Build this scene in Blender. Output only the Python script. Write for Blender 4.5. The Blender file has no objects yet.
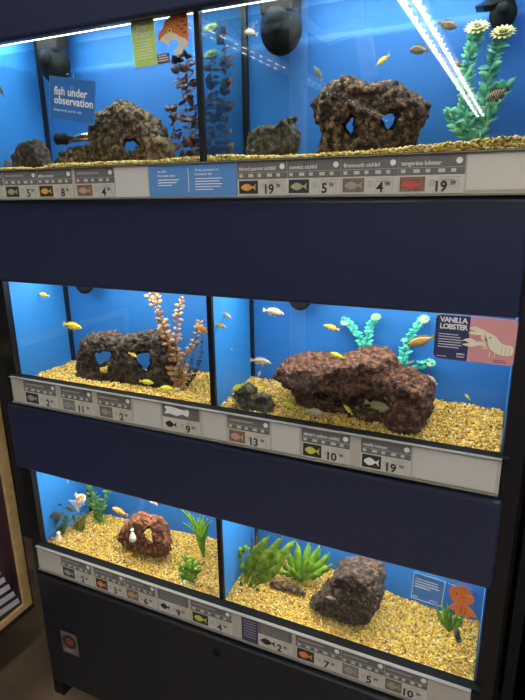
import bpy, bmesh, math, random
import numpy as np
from mathutils import Vector, Matrix, noise
C = bpy.context.scene.collection
R = random.Random(7)

# ------------------------------------------------------------------ camera
CX, CY, CZ = 1.24591, -1.04874, 1.04974
YAW, PITCH, ROLL, FPX = 0.433900, -0.284248, -0.016274, 546.64
fw = Vector((-math.sin(YAW)*math.cos(PITCH), math.cos(YAW)*math.cos(PITCH), math.sin(PITCH)))
rt0 = Vector((math.cos(YAW), math.sin(YAW), 0)); up0 = rt0.cross(fw)
rt = math.cos(ROLL)*rt0 + math.sin(ROLL)*up0; up = -math.sin(ROLL)*rt0 + math.cos(ROLL)*up0
CAM = Vector((CX, CY, CZ))
cd = bpy.data.cameras.new('camera'); cam = bpy.data.objects.new('camera', cd); C.objects.link(cam)
M = Matrix((rt, up, -fw)).transposed().to_4x4(); M.translation = CAM
cam.matrix_world = M
cd.sensor_fit = 'VERTICAL'; cd.sensor_height = 24; cd.lens = FPX*24/700; cd.clip_start = 0.02
bpy.context.scene.camera = cam

def at(px, py, Y=0.0, axis=1):
    """measured point -> world point on the plane y=Y (or x / z = Y)"""
    d = fw + rt*((px-262.5)/FPX) - up*((py-350)/FPX)
    return CAM + d*((Y-CAM[axis])/d[axis])

# ------------------------------------------------------------------ materials
def mat(name, col, rough=0.6, metal=0, col2=None, col3=None, scale=30, bump=0, spec=0.5, emit=None, es=1, coat=0, detail=6, trans=0, bscale=None, bdist=.004):
    m = bpy.data.materials.new(name); m.use_nodes = True
    nt = m.node_tree; b = nt.nodes['Principled BSDF']
    b.inputs['Base Color'].default_value = (*col, 1); b.inputs['Roughness'].default_value = rough
    b.inputs['Metallic'].default_value = metal; b.inputs['Specular IOR Level'].default_value = spec
    b.inputs['Coat Weight'].default_value = coat
    b.inputs['Transmission Weight'].default_value = trans
    if emit: b.inputs['Emission Color'].default_value = (*emit, 1); b.inputs['Emission Strength'].default_value = es
    if col2 or bump:
        tc = nt.nodes.new('ShaderNodeTexCoord'); n = nt.nodes.new('ShaderNodeTexNoise')
        n.inputs['Scale'].default_value = scale; n.inputs['Detail'].default_value = detail
        nt.links.new(tc.outputs['Object'], n.inputs['Vector'])
        if col2:
            r = nt.nodes.new('ShaderNodeValToRGB'); e = r.color_ramp.elements
            e[0].position = .36; e[1].position = .64; e[0].color = (*col, 1); e[1].color = (*(col3 or col2), 1)
            if col3:
                x = e.new(.5); x.color = (*col2, 1)
            nt.links.new(n.outputs['Fac'], r.inputs['Fac']); nt.links.new(r.outputs['Color'], b.inputs['Base Color'])
        if bump:
            n2 = n
            if bscale:
                n2 = nt.nodes.new('ShaderNodeTexNoise'); n2.inputs['Scale'].default_value = bscale; n2.inputs['Detail'].default_value = 4
                nt.links.new(tc.outputs['Object'], n2.inputs['Vector'])
            bp = nt.nodes.new('ShaderNodeBump'); bp.inputs['Strength'].default_value = bump; bp.inputs['Distance'].default_value = bdist
            nt.links.new(n2.outputs['Fac'], bp.inputs['Height']); nt.links.new(bp.outputs['Normal'], b.inputs['Normal'])
    return m
def leafmat(name, c1, c2, tr=0.4, scale=40):
    m = mat(name, c1, .45, col2=c2, scale=scale)
    nt = m.node_tree; b = nt.nodes['Principled BSDF']; o = nt.nodes['Material Output']
    t = nt.nodes.new('ShaderNodeBsdfTranslucent'); mx = nt.nodes.new('ShaderNodeMixShader'); mx.inputs[0].default_value = tr
    r = [n for n in nt.nodes if n.type == 'VALTORGB'][0]
    nt.links.new(r.outputs['Color'], t.inputs['Color'])
    nt.links.new(b.outputs[0], mx.inputs[1]); nt.links.new(t.outputs[0], mx.inputs[2]); nt.links.new(mx.outputs[0], o.inputs[0])
    return m
def glassmat(name, tint=(1, 1, 1), refl=1.0, const=None, rough=0.0, f0=.035):
    m = bpy.data.materials.new(name); m.use_nodes = True; nt = m.node_tree
    for n in list(nt.nodes):
        if n.type != 'OUTPUT_MATERIAL': nt.nodes.remove(n)
    o = nt.nodes['Material Output']
    t = nt.nodes.new('ShaderNodeBsdfTransparent'); t.inputs[0].default_value = (*tint, 1)
    g = nt.nodes.new('ShaderNodeBsdfGlossy'); g.inputs['Roughness'].default_value = rough; g.inputs[0].default_value = (refl, refl, refl, 1)
    mx = nt.nodes.new('ShaderNodeMixShader')
    if const is None:
        lw = nt.nodes.new('ShaderNodeLayerWeight'); lw.inputs[0].default_value = .5   # facing: same on both sides of the pane
        pw = nt.nodes.new('ShaderNodeMath'); pw.operation = 'POWER'; pw.inputs[1].default_value = 5.0; nt.links.new(lw.outputs['Facing'], pw.inputs[0])
        f = nt.nodes.new('ShaderNodeMath'); f.operation = 'MULTIPLY_ADD'; f.inputs[1].default_value = .9; f.inputs[2].default_value = f0
        nt.links.new(pw.outputs[0], f.inputs[0]); nt.links.new(f.outputs[0], mx.inputs[0])
    else: mx.inputs[0].default_value = const
    nt.links.new(t.outputs[0], mx.inputs[1]); nt.links.new(g.outputs[0], mx.inputs[2]); nt.links.new(mx.outputs[0], o.inputs[0])
    return m
def vcmat(name, rough=0.5):
    m = mat(name, (1, 1, 1), rough); nt = m.node_tree
    a = nt.nodes.new('ShaderNodeAttribute'); a.attribute_name = 'Col'
    nt.links.new(a.outputs['Color'], nt.nodes['Principled BSDF'].inputs['Base Color'])
    return m

navy = mat('navy_panel', (0.022, 0.029, 0.066), 0.30, spec=0.5, bump=.03, scale=400)
navy_dark = mat('dark_panel', (0.010, 0.011, 0.018), 0.45, bump=.03, scale=400)
black = mat('black_frame', (0.006, 0.006, 0.008), 0.4)
black_pl = mat('black_plastic', (0.008, 0.010, 0.012), 0.75, spec=.12)
grey_dk = mat('dark_trim', (0.05, 0.052, 0.05), 0.4)
blue_bg = mat('blue_backdrop', (0.009, 0.125, 0.41), 0.6, col2=(0.011, 0.135, 0.44), scale=4)
blue_side = mat('blue_side_panel', (0.018, 0.18, 0.52), 0.55, col2=(0.021, 0.19, 0.55), scale=4)
glass = glassmat('aquarium_glass', (0.97, 0.985, 0.98), 1.0)
div_glass = glassmat('divider_glass', (0.66, 0.80, 0.80), 0.8, const=0.15)
acrylic = glassmat('clear_acrylic', (0.86, 0.9, 0.92), 1, f0=.03)
watertop = glassmat('water_surface', (0.85, 0.93, 0.97), 00.8, const=0.2, rough=0.03)
lamp_em = mat('lamp_tube', (1, 1, 1), emit=(1, .97, .9), es=5)
fl_em = mat('fluorescent_tube', (1, 1, 1), emit=(1, .98, .94), es=16)
grey_lt = mat('rail_edge_grey', (.22, .21, .19), .4)
cream = mat('cream_plastic', (0.50, 0.465, 0.40), 0.4)
paper = mat('label_paper', (0.60, 0.57, 0.50), 0.6)
white = mat('white_print', (0.85, 0.85, 0.84), 0.6)
header = mat('grey_header', (0.15, 0.145, 0.14), 0.5)
ink = mat('black_ink', (0.02, 0.02, 0.02), 0.6)
greyink = mat('grey_ink', (0.33, 0.31, 0.29), 0.6)
cardblue = mat('card_blue', (0.035, 0.17, 0.50), 0.4)
cardblue2 = mat('card_light_blue', (0.10, 0.28, 0.62), 0.5)
cardnavy = mat('card_navy', (0.035, 0.04, 0.12), 0.5)
cardpink = mat('card_pink', (0.72, 0.32, 0.34), 0.5)
cardgreen = mat('card_green', (0.55, 0.78, 0.16), 0.5)
lobcream = mat('lobster_cream', (0.82, 0.76, 0.58), 0.6)
orange = mat('print_orange', (0.75, 0.22, 0.05), 0.6)
brownred = mat('print_maroon', (0.15, 0.05, 0.05), 0.6)
peb = vcmat('pebble', 0.42)
steel = mat('steel', (0.55, 0.5, 0.38), 0.25, metal=1)

# ------------------------------------------------------------------ object helpers
def link(name, me, m=None, parent=None, loc=None):
    o = bpy.data.objects.new(name, me); C.objects.link(o)
    if m is not None and me is not None:
        for x in (m if isinstance(m, (list, tuple)) else [m]): me.materials.append(x)
    if parent: o.parent = parent
    if loc is not None: o.location = loc
    return o
def tag(o, label=None, cat=None, group=None, kind=None):
    if label: o['label'] = label
    if cat: o['category'] = cat
    if group: o['group'] = group
    if kind: o['kind'] = kind
    return o
def empty(name, loc, label, cat, group=None, rot=None):
    o = link(name, None, loc=loc)
    o.empty_display_size = .02
    if rot is not None: o.matrix_world = Matrix.Translation(loc) @ rot.to_4x4()
    bpy.context.view_layer.update()
    return tag(o, label, cat, group)
class MB:
    def __init__(s): s.v = []; s.f = []; s.sm = False
    def add(s, vs, fs):
        n = len(s.v); s.v += [tuple(v) for v in vs]; s.f += [tuple(i+n for i in f) for f in fs]; return s
    def box(s, a, b):
        x0, y0, z0 = [min(a[i], b[i]) for i in range(3)]; x1, y1, z1 = [max(a[i], b[i]) for i in range(3)]
        return s.add([(x0,y0,z0),(x1,y0,z0),(x1,y1,z0),(x0,y1,z0),(x0,y0,z1),(x1,y0,z1),(x1,y1,z1),(x0,y1,z1)],
                     [(0,3,2,1),(4,5,6,7),(0,1,5,4),(1,2,6,5),(2,3,7,6),(3,0,4,7)])
    def tube(s, pts, r, n=8, cap=True):
        pts = [Vector(p) for p in pts]; rs = r if isinstance(r, (list, tuple)) else [r]*len(pts)
        vs = []; fs = []
        a = (pts[1]-pts[0]).normalized(); u = a.orthogonal().normalized()
        for i, p in enumerate(pts):
            t = (pts[min(i+1, len(pts)-1)]-pts[max(i-1, 0)]).normalized()
            u = (u - t*u.dot(t)).normalized(); w = t.cross(u)
            for k in range(n):
                an = 2*math.pi*k/n; vs.append(p+(u*math.cos(an)+w*math.sin(an))*rs[i])
        for i in range(len(pts)-1):
            for k in range(n): fs.append((i*n+k, i*n+(k+1) % n, (i+1)*n+(k+1) % n, (i+1)*n+k))
        if cap: fs.append(tuple(range(n))[::-1]); fs.append(tuple((len(pts)-1)*n+k for k in range(n)))
        return s.add(vs, fs)
    def ball(s, c, r, n=12, m=8, rot=None):
        rr = r if isinstance(r, (list, tuple)) else (r, r, r); vs = []; fs = []
        for j in range(m+1):
            th = math.pi*j/m
            for k in range(n):
                ph = 2*math.pi*k/n; v = Vector((math.sin(th)*math.cos(ph)*rr[0], math.sin(th)*math.sin(ph)*rr[1], math.cos(th)*rr[2]))
                if rot is not None: v = rot @ v
                vs.append(Vector(c)+v)
        for j in range(m):
            for k in range(n): fs.append((j*n+k, (j+1)*n+k, (j+1)*n+(k+1) % n, j*n+(k+1) % n))
        return s.add(vs, fs)
    def mesh(s, name):
        me = bpy.data.meshes.new(name); me.from_pydata(s.v, [], s.f); me.update()
        return me
    def build(s, name, m, parent=None, smooth=False, loc=None, bevel=0, thick=0):
        me = s.mesh(name)
        if smooth: me.polygons.foreach_set('use_smooth', [True]*len(me.polygons))
        o = link(name, me, m, parent, loc)
        if thick:
            x = o.modifiers.new('s', 'SOLIDIFY'); x.thickness = thick; x.offset = 0
        if bevel:
            x = o.modifiers.new('b', 'BEVEL'); x.width = bevel; x.segments = 3; x.limit_method = 'ANGLE'
        return o
def box(name, a, b, m, parent=None, bevel=0):
    # object origin in the box centre; parent is unrotated
    c = (Vector(a)+Vector(b))/2; p = parent.location if parent else Vector((0, 0, 0))
    return MB().box(Vector(a)-c, Vector(b)-c).build(name, m, parent, loc=c-p, bevel=bevel)

# ------------------------------------------------------------------ setting
Z0 = [0.0, 0.5537, 1.1096]; Z1 = [0.2486, 0.8212, 1.3910]; W = 1.26; D = 0.209; XD = 0.63
FL = -0.60
floor_m = mat('floor_concrete', (0.16, 0.11, 0.065), 0.5, col2=(0.22, 0.15, 0.09), scale=6, bump=.1)
wall_m = mat('store_wall', (0.25, 0.24, 0.22), 0.8, bump=.05)
ceil_m = mat('store_ceiling', (0.16, 0.16, 0.16), 0.8, bump=.05)
tag(box('floor', (-7, -19, FL-.1), (8, .8, FL), floor_m), kind='structure')
tag(box('ceiling', (-7, -19, 3.3), (8, .8, 3.4), ceil_m), kind='structure')
tag(box('wall_back', (-7, .6, FL), (8, .8, 3.3), mat('dark_wall', (0.03, 0.03, 0.03), 0.8, bump=.05)), kind='structure')
tag(box('wall_front', (-7, -19.1, FL), (8, -19, 3.3), wall_m), kind='structure')
tag(box('wall_left', (-7.1, -19, FL), (-7, .8, 3.3), wall_m), kind='structure')
tag(box('wall_right', (8, -19, FL), (8.1, .8, 3.3), wall_m), kind='structure')
# light rows along the aisle: fixtures end to end (near and left seen mirrored in the upper glass; right two added, unseen, for brightness)
for row, (x, nm, tr) in enumerate(((-0.12, 'near aisle', .05), (-2.75, 'left aisle', .004), (1.75, 'right aisle, added for light', .06), (4.2, 'far right aisle, added for light', .06))):
    for k in range(8):
        y = -1.2 - k*2.15
        t = empty('fluorescent_fixture', Vector((x, y, 3.05)), 'twin tube fluorescent ceiling fixture over the '+nm, 'ceiling light', 'fluorescent fixtures over the '+nm)
        box('housing', (x-.15, y-1.04, 3.07), (x+.15, y+1.04, 3.12), white, t)
        for s in (-1, 1):
            MB().tube([(s*.075, -1.0, 0), (s*.075, 1.0, 0)], tr*.75, 8).build('tube', fl_em, t, smooth=True)
        for q in range(-3, 4): box('louvre', (x-.13, y+q*.3-.04, 3.03), (x+.13, y+q*.3+.04, 3.07), white, t)
        for s in (-.8, .8): box('hanger', (x-.01, y+s-.01, 3.12), (x+.01, y+s+.01, 3.3), grey_dk, t)

# ------------------------------------------------------------------ rack
rack = empty('aquarium_rack', Vector((.63, .1, FL)), 'tall dark navy cabinet rack holding three stacked rows of fish tanks', 'rack')
YF = -0.022
def panel(name, x0, x1, z0, z1, m, bev=.008, y0=YF, y1=0.0, lab=None):
    o = box(name, (x0, y0, z0), (x1, y1, z1), m, rack, bevel=bev)
    if lab: o['label'] = lab
    return o
panel('canopy_panel', -.06, 1.312, 1.3835, 1.75, navy, y0=-.03)
panel('fascia_panel', -.05, 1.262, 0.8265, 1.033, navy, lab='upper navy front panel')
panel('fascia_panel', -.05, 1.272, 0.265, 0.468, navy, lab='lower navy front panel')
panel('base_panel', -.035, 1.308, FL+.07, -.108, navy_dark)
box('toe_kick', (0, .03, FL), (1.3, .05, FL+.07), black, rack)
for x0, x1, lb in ((-.045, -.003, 0), (1.262, 1.30, 1)):
    box('post', (x0, -.012, FL), (x1, .03, 1.42), black, rack, bevel=.002)
    box('post', (x0, D+.01, FL), (x1, D+.05, 1.42), black, rack, bevel=.002)
for x in (-.05, 1.302):
    box('side_panel', (x, .032, FL+.05), (x+.006, D+.008, 1.75), black, rack)
box('rear_panel', (-.04, D+.052, FL+.05), (1.30, D+.06, 1.75), black, rack)
for i in range(3):
    box('shelf', (-.002, .002, Z0[i]-.058), (1.261, D+.008, Z0[i]-.0405), black, rack)
rails = [(-.006, 1.255, -.020, -.088), (-.006, 1.262, -.0175, -.082), (-.03, 1.27, -.010, -.068)]
RZ = []
RY = -.030
for i, (x0, x1, dt, db) in enumerate(rails):
    zt, zb = Z0[i]+dt, Z0[i]+db
    zt = at(262, (621.5, 419.5, 160.5)[i], RY).z; zb = at(262, (646, 448.5, 196)[i], RY).z
    RZ.append((zb, zt))
    box('sill', (-.01, -.026, zt+.0022), (1.275, -.001, Z0[i]-.001), black_pl, rack, bevel=.0015)
    rl = box('label_rail', (x0, RY, zb), (x1, -.0225, zt), cream, rack, bevel=.001)
    rl['label'] = ('bottom', 'middle', 'top')[i]+' cream plastic label rail'
    box('rail_edge', (x0, RY-.006, zb-.003), (x1, -.0225, zb), grey_lt, rack)
    box('rail_edge', (x0, RY-.006, zt), (x1, -.0265, zt+.002), grey_lt, rack)
    if i < 2:
        MB().box((x0-.004, RY-.007, zb-.004), (x0+.004, -.02, zt+.006)).build('end_cap', acrylic, rack, loc=-rack.location)
# knob on base, small lock
kp = at(217, 652, YF)
MB().tube([(0, 0, 0), (0, -.006, 0)], .010, 16).build('lock', black_pl, rack, loc=kp-rack.location)
# small emblem plate
def cardframe(TL, TR, BL, Y):
    a, b, c = at(*TL, Y), at(*TR, Y), at(*BL, Y)
    u = (b-a); w = u.length; u.normalize(); v = (c-a); v -= u*v.dot(u); h = v.length; v.normalize()
    return a, u, v, w, h
class Card:
    """flat printed card standing in the plane y=Y: local x right, local z up, origin = top left corner"""
    def __init__(s, name, TL, TR, BL, Y, m, label, cat, group=None, thick=.0012, shape=None, parent=None, rnd=0):
        a, u, v, s.w, s.h = cardframe(TL, TR, BL, Y)
        s.init(name, a, u, v, m, label, cat, group, thick, shape, rnd)
    def init(s, name, a, u, v, m, label, cat, group, thick, shape=None, rnd=0):
        n = v.cross(u)  # into the rack
        if n.y < 0: n = -n
        s.mw = Matrix((u, n, -v)).transposed().to_4x4(); s.mw.translation = a
        mb = MB()
        if rnd:
            r = rnd; ps = []
            for (cx, cz, a0) in ((s.w-r, -r, 0), (r, -r, 90), (r, -s.h+r, 180), (s.w-r, -s.h+r, 270)):
                for q in range(5):
                    an = math.radians(a0+q*22.5); ps.append((cx+r*math.cos(an), cz+r*math.sin(an)))
            k = len(ps)
            mb.add([(x, 0, z) for x, z in ps]+[(x, thick, z) for x, z in ps], [tuple(range(k)), tuple(range(k, 2*k))[::-1]]+[(i, i+k, (i+1) % k+k, (i+1) % k) for i in range(k)])
        else: mb.box((0, 0, 0), (s.w, thick, -s.h))
        s.o = mb.build(name, m); s.o.matrix_world = s.mw; s.k = 0
        if label: tag(s.o, label, cat, group)
    def poly(s, name, pts, m, z=1, label=None):
        """closed outline in card fractions (u right, v down)"""
        s.k += 1; d = -.0003*z
        n = len(pts); vs = [(p[0]*s.w, d, -p[1]*s.h) for p in pts]+[(p[0]*s.w, 0, -p[1]*s.h) for p in pts]
        o = MB().add(vs, [tuple(range(n)), tuple(range(n, 2*n))[::-1]]+[(i, (i+1) % n, (i+1) % n+n, i+n) for i in range(n)]).build(name, m, s.o)
        if label: o['label'] = label
        return o
    def rects(s, name, rs, m, z=1):
        mb = MB()
        for (a, b, c, d) in rs: mb.box((a*s.w, -.0003*z, -b*s.h), (c*s.w, 0, -d*s.h))
        return mb.build(name, m, s.o)
    def rect(s, name, a, b, c, d, m, z=1): return s.rects(name, [(a, b, c, d)], m, z)
    def text(s, t, u, v, size, m, z=2, bold=0, spacing=1, name='lettering', align='LEFT'):
        """size = cap height as fraction of card height; u,v = baseline start"""
        cu = bpy.data.curves.new('t', 'FONT'); cu.body = t; cu.size = size*s.h/0.70; cu.offset = bold*size*s.h; cu.space_character = spacing
        cu.align_x = align; cu.resolution_u = 2
        cu.extrude = .0001
        to = bpy.data.objects.new('t', cu); C.objects.link(to)
        dg = bpy.context.evaluated_depsgraph_get(); me = bpy.data.meshes.new_from_object(to.evaluated_get(dg))
        bpy.data.objects.remove(to)
        # text lies in local xy facing +z -> card xz facing -y
        me.transform(Matrix(((1, 0, 0, u*s.w), (0, 0, -1, -.0003*z), (0, 1, 0, -v*s.h), (0, 0, 0, 1))))
        me.materials.clear()
        return link(name, me, m, s.o)

pl = Card('emblem_plate', (60, 630), (76, 636), (63, 651), YF-.003, mat('plate_grey', (.13, .12, .10), .5), 'small grey plate with a black ring and red fish on the cabinet base', 'emblem')
ring = [(.5+.42*math.cos(a*math.pi/12), .42+.30*math.sin(a*math.pi/12)) for a in range(24)]
pl.poly('ring', ring, ink, 1)
pl.poly('ring_centre', [(.5+(x-.5)*.62, .42+(y-.42)*.62) for x, y in ring], mat('plate_red', (.22, .05, .03), .5), 2)
pl.rects('lines', [(.15, .78, .8, .81), (.15, .85, .6, .88)], greyink, 1)

# ------------------------------------------------------------------ tanks
ROWN = ['bottom', 'middle', 'top']
tanks = []
IZ0 = []
for i in range(3):
    zt = Z1[i] + (.03, .03, .075)[i]; zb = Z0[i]-.04
    t = empty('aquarium', Vector((.63, .1, zb)), ('bottom row aquarium with red and black rocks, grass and goldfish',
              'middle row aquarium with black arch rock, long slab rock and yellow fish',
              'top row aquarium with big two-holed rock under the ceiling light reflection')[i], 'aquarium')
    tanks.append(t); L = t.location
    for a, b in ((0, XD-.006), (XD+.006, W)):
        box('front_glass', (a, 0, zb), (b, .005, zt), glass, t)
    box('back_wall', (0, D, zb), (W, D+.006, zt), blue_bg, t)
    box('side_wall', (-.002, .0055, zb), (.0, D-.0005, zt), blue_side, t)
    box('side_wall', (W, .0055, zb), (W+.002, D-.0005, zt), blue_side, t)
    box('bottom_pane', (0, .0055, zb-.0), (W, D-.0005, zb+.004), black_pl, t)
    box('divider_strip', (XD-.0055, -.004, zb), (XD+.0055+.001, .006, zt), black, t)
    box('divider', (XD-.002, .0065, zb+.005), (XD+.002, D-.009, zt-.001), div_glass if i == 2 else blue_side, t)
    box('divider_strip', (XD-.004, D-.009, zb+.005), (XD+.010, D-.0005, zt-.001), black, t)
    box('corner_strip', (0.0005, D-.010, zb+.005), (.010, D-.0005, zt-.001), black, t)
    box('lid', (-.002, .0, zt), (W+.002, D+.006, zt+.004), grey_dk, t)
    if i == 2:
        for a, b in ((0, XD-.006), (XD+.008, W)):
            box('water_surface', (a+.001, .006, 1.366), (b-.001, D-.011, 1.367), watertop, t)
        box('light_bar', (.001, .0065, 1.3875), (XD-.008, .012, 1.3915), lamp_em, t)
        box('light_bar', (XD+.008, .0065, 1.3875), (W-.001, .012, 1.3915), lamp_em, t)
    # tube lamps under the lid
    for a, b in ((0, XD), (XD, W)):
        ld = bpy.data.lights.new('tank_lamp', 'AREA'); ld.shape = 'RECTANGLE'; ld.size = b-a-.06; ld.size_y = .12
        ld.energy = (2.8, 3.0, 5.4)[i]; ld.color = (1, .965, .86)
        lo = bpy.data.objects.new('tank_lamp', ld); C.objects.link(lo); lo.location = ((a+b)/2, .075, zt-.004); lo.parent = None
    for a, b in ((0.02, XD-.02), (XD+.02, W-.02)):
        box('lamp_housing', (a, .05, zt-.003), (b, .10, zt-.0002), white, t)

# ------------------------------------------------------------------ gravel
def gh(i, x, y):
    t = y/D
    n = .005*noise.noise(Vector((x*9, y*9, i*7.3)))+.003*noise.noise(Vector((x*25, y*25, i*3.1)))
    if i == 0:
        xs = [0, .1, .25, .40, .5, .56, .66, .80, .92, 1.05, 1.16, 1.26]; zs = [-.004, .004, .008, .018, .024, .010, .034, .036, .026, .004, -.006, -.002]
        fr = np.interp(x, [0, .1, .5, .9, 1.26], [.004, .0, .002, .002, .0])
    elif i == 1:
        xs = [0, .1, .22, .4, .55, .7, .9, 1.1, 1.2, 1.26]; zs = [-.008, -.010, -.012, .004, .014, .016, .022, .026, .020, .018]
        fr = np.interp(x, [0, .03, .3, .8, 1.26], [-.014, -.004, .001, .002, .001])
    else:
        xs = [0, .3, .6, 1.0, 1.26]; zs = [.010, .012, .012, .014, .018]
        fr = np.interp(x, [0, .08, .12, .17, .2, .45, .62, .66, .8, .95, 1.05, 1.15, 1.26], [.006, .006, .001, .002, .010, .008, .010, .012, .006, .006, .012, .017, .022])
    zb = np.interp(x, xs, zs)
    s = t*t*(3-2*t) if i < 2 else min(1, t)
    return Z0[i] + fr*(1-s) + zb*s + n*(1 if i < 2 else .3) - .0015
ico = bmesh.new(); bmesh.ops.create_icosphere(ico, subdivisions=1, radius=1)
ICV = np.array([v.co[:] for v in ico.verts]); ICF = np.array([[v.index for v in f.verts] for f in ico.faces]); ico.free()
rng = np.random.default_rng(3)
PAL = np.array([(.80, .52, .08), (.64, .36, .04), (.86, .63, .15), (.88, .72, .27), (.40, .20, .03), (.92, .82, .46), (.20, .11, .03), (.80, .58, .04), (.55, .30, .06)])
PW = np.array([.2, .13, .2, .1, .08, .05, .05, .14, .05]); PW /= PW.sum()
def gravel(i, cnt, label):
    pos = []
    # body of the bed
    nx, ny = 127, 22; V = []; F = []
    for a in range(nx):
        for b in range(ny):
            x = .0015+(W-.003)*a/(nx-1); y = .0115+(D-.013)*b/(ny-1); V.append((x, y, gh(i, x, y)-.0035))
    for a in range(nx-1):
        for b in range(ny-1): k = a*ny+b; F.append((k, k+ny, k+ny+1, k+1))
    nb = len(V)
    for a in range(nx): V.append((V[a*ny][0], .0115, Z0[i]-.034))
    for a in range(nx-1): F.append((nb+a, nb+a+1, (a+1)*ny, a*ny))
    F4 = np.array(F); V = np.array(V)
    for _ in range(cnt):
        x = R.uniform(.004, W-.004); y = .008+R.random()*(D-.013)
        pos.append((x, y, gh(i, x, y)+R.uniform(-.003, .001)))
    for _ in range(4200):
        x = R.uniform(.004, W-.004); z = gh(i, x, .008); lo = Z0[i]-.008
        pos.append((x, R.uniform(.0085, .0115), R.uniform(lo, max(lo+.001, z))))
    pos = np.array(pos)
    # keep clear of the divider
    pos = pos[np.abs(pos[:, 0]-XD) > .0055]
    n = len(pos)
    s = rng.uniform(.0021, .0038, (n, 1))*rng.uniform(.75, 1.3, (n, 3)); s[:, 2] *= .8
    q = rng.normal(size=(n, 4)); q /= np.linalg.norm(q, axis=1)[:, None]
    w, x, y, z = q.T
    Rm = np.stack([1-2*(y*y+z*z), 2*(x*y-z*w), 2*(x*z+y*w), 2*(x*y+z*w), 1-2*(x*x+z*z), 2*(y*z-x*w), 2*(x*z-y*w), 2*(y*z+x*w), 1-2*(x*x+y*y)], 1).reshape(n, 3, 3)
    P = ICV[None]*s[:, None, :]*rng.uniform(.82, 1.12, (n, 12, 1)); P = np.einsum('nij,nkj->nki', Rm, P)+pos[:, None, :]
    P[:, :, 1] = np.clip(P[:, :, 1], .0058, D-.0005); P[:, :, 0] = np.clip(P[:, :, 0], .001, W-.001)
    allv = np.concatenate([V, P.reshape(-1, 3)]); tri = (ICF[None]+(np.arange(n)*12)[:, None, None]+len(V)).reshape(-1, 3)
    me = bpy.data.meshes.new('gravel')
    me.vertices.add(len(allv)); me.vertices.foreach_set('co', allv.ravel().astype(np.float32))
    nl = len(F4)*4+len(tri)*3; me.loops.add(nl); me.loops.foreach_set('vertex_index', np.concatenate([F4.ravel(), tri.ravel()]).astype(np.int32))
    me.polygons.add(len(F4)+len(tri))
    st = np.concatenate([np.arange(len(F4))*4, len(F4)*4+np.arange(len(tri))*3]).astype(np.int32); me.polygons.foreach_set('loop_start', st)
    me.polygons.foreach_set('use_smooth', np.ones(len(F4)+len(tri), bool))
    me.update(calc_edges=True); me.validate()
    col = me.attributes.new('Col', 'FLOAT_COLOR', 'POINT')
    c = PAL[rng.choice(len(PAL), n, p=PW)]*rng.uniform(.62, 1.02, (n, 1)); cc = np.ones((len(allv), 4)); cc[:len(V), :3] = (.42, .27, .09)
    cc[len(V):, :3] = np.repeat(c, 12, 0); col.data.foreach_set('color', cc.ravel().astype(np.float32))
    o = link('gravel', me, peb); tag(o, label, 'gravel', kind='stuff'); return o
gravel(0, 13500, 'yellow and cream gravel heaped in the bottom row aquarium')
gravel(1, 13500, 'yellow and cream gravel on the floor of the middle row aquarium')
gravel(2, 6000, 'thin line of yellow gravel along the floor of the top row aquarium')

# ------------------------------------------------------------------ rocks
def rockmat(name, c1, c2, c3, scale=85, b=1.0): return mat(name, c1, .9, col2=c2, col3=c3, scale=scale, bump=b, bscale=260, detail=12, bdist=.009)
M_rbrown = rockmat('rock_brown', (.03, .02, .012), (.12, .075, .04), (.30, .20, .10))
M_rlava = rockmat('rock_lava', (.018, .011, .009), (.085, .045, .028), (.28, .17, .08))
M_rred = rockmat('rock_red', (.06, .016, .009), (.17, .055, .025), (.34, .14, .06))
M_rred2 = rockmat('rock_rust', (.022, .009, .007), (.08, .028, .016), (.22, .10, .05), 95)
M_rblack = rockmat('rock_black', (.014, .012, .011), (.045, .032, .026), (.11, .08, .06))
M_rgrey = rockmat('rock_grey', (.03, .027, .02), (.08, .07, .05), (.15, .13, .09))
M_rblack2 = rockmat('rock_charcoal', (.012, .009, .008), (.04, .024, .018), (.13, .075, .05))
M_rtan = rockmat('rock_ochre', (.09, .05, .025), (.20, .12, .055), (.34, .22, .10))
M_ract = rockmat('rock_tan', (.16, .10, .05), (.36, .24, .12), (.55, .40, .20))
def pxm(px, py, Y): return (at(px+1, py, Y)-at(px, py, Y)).length
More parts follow.
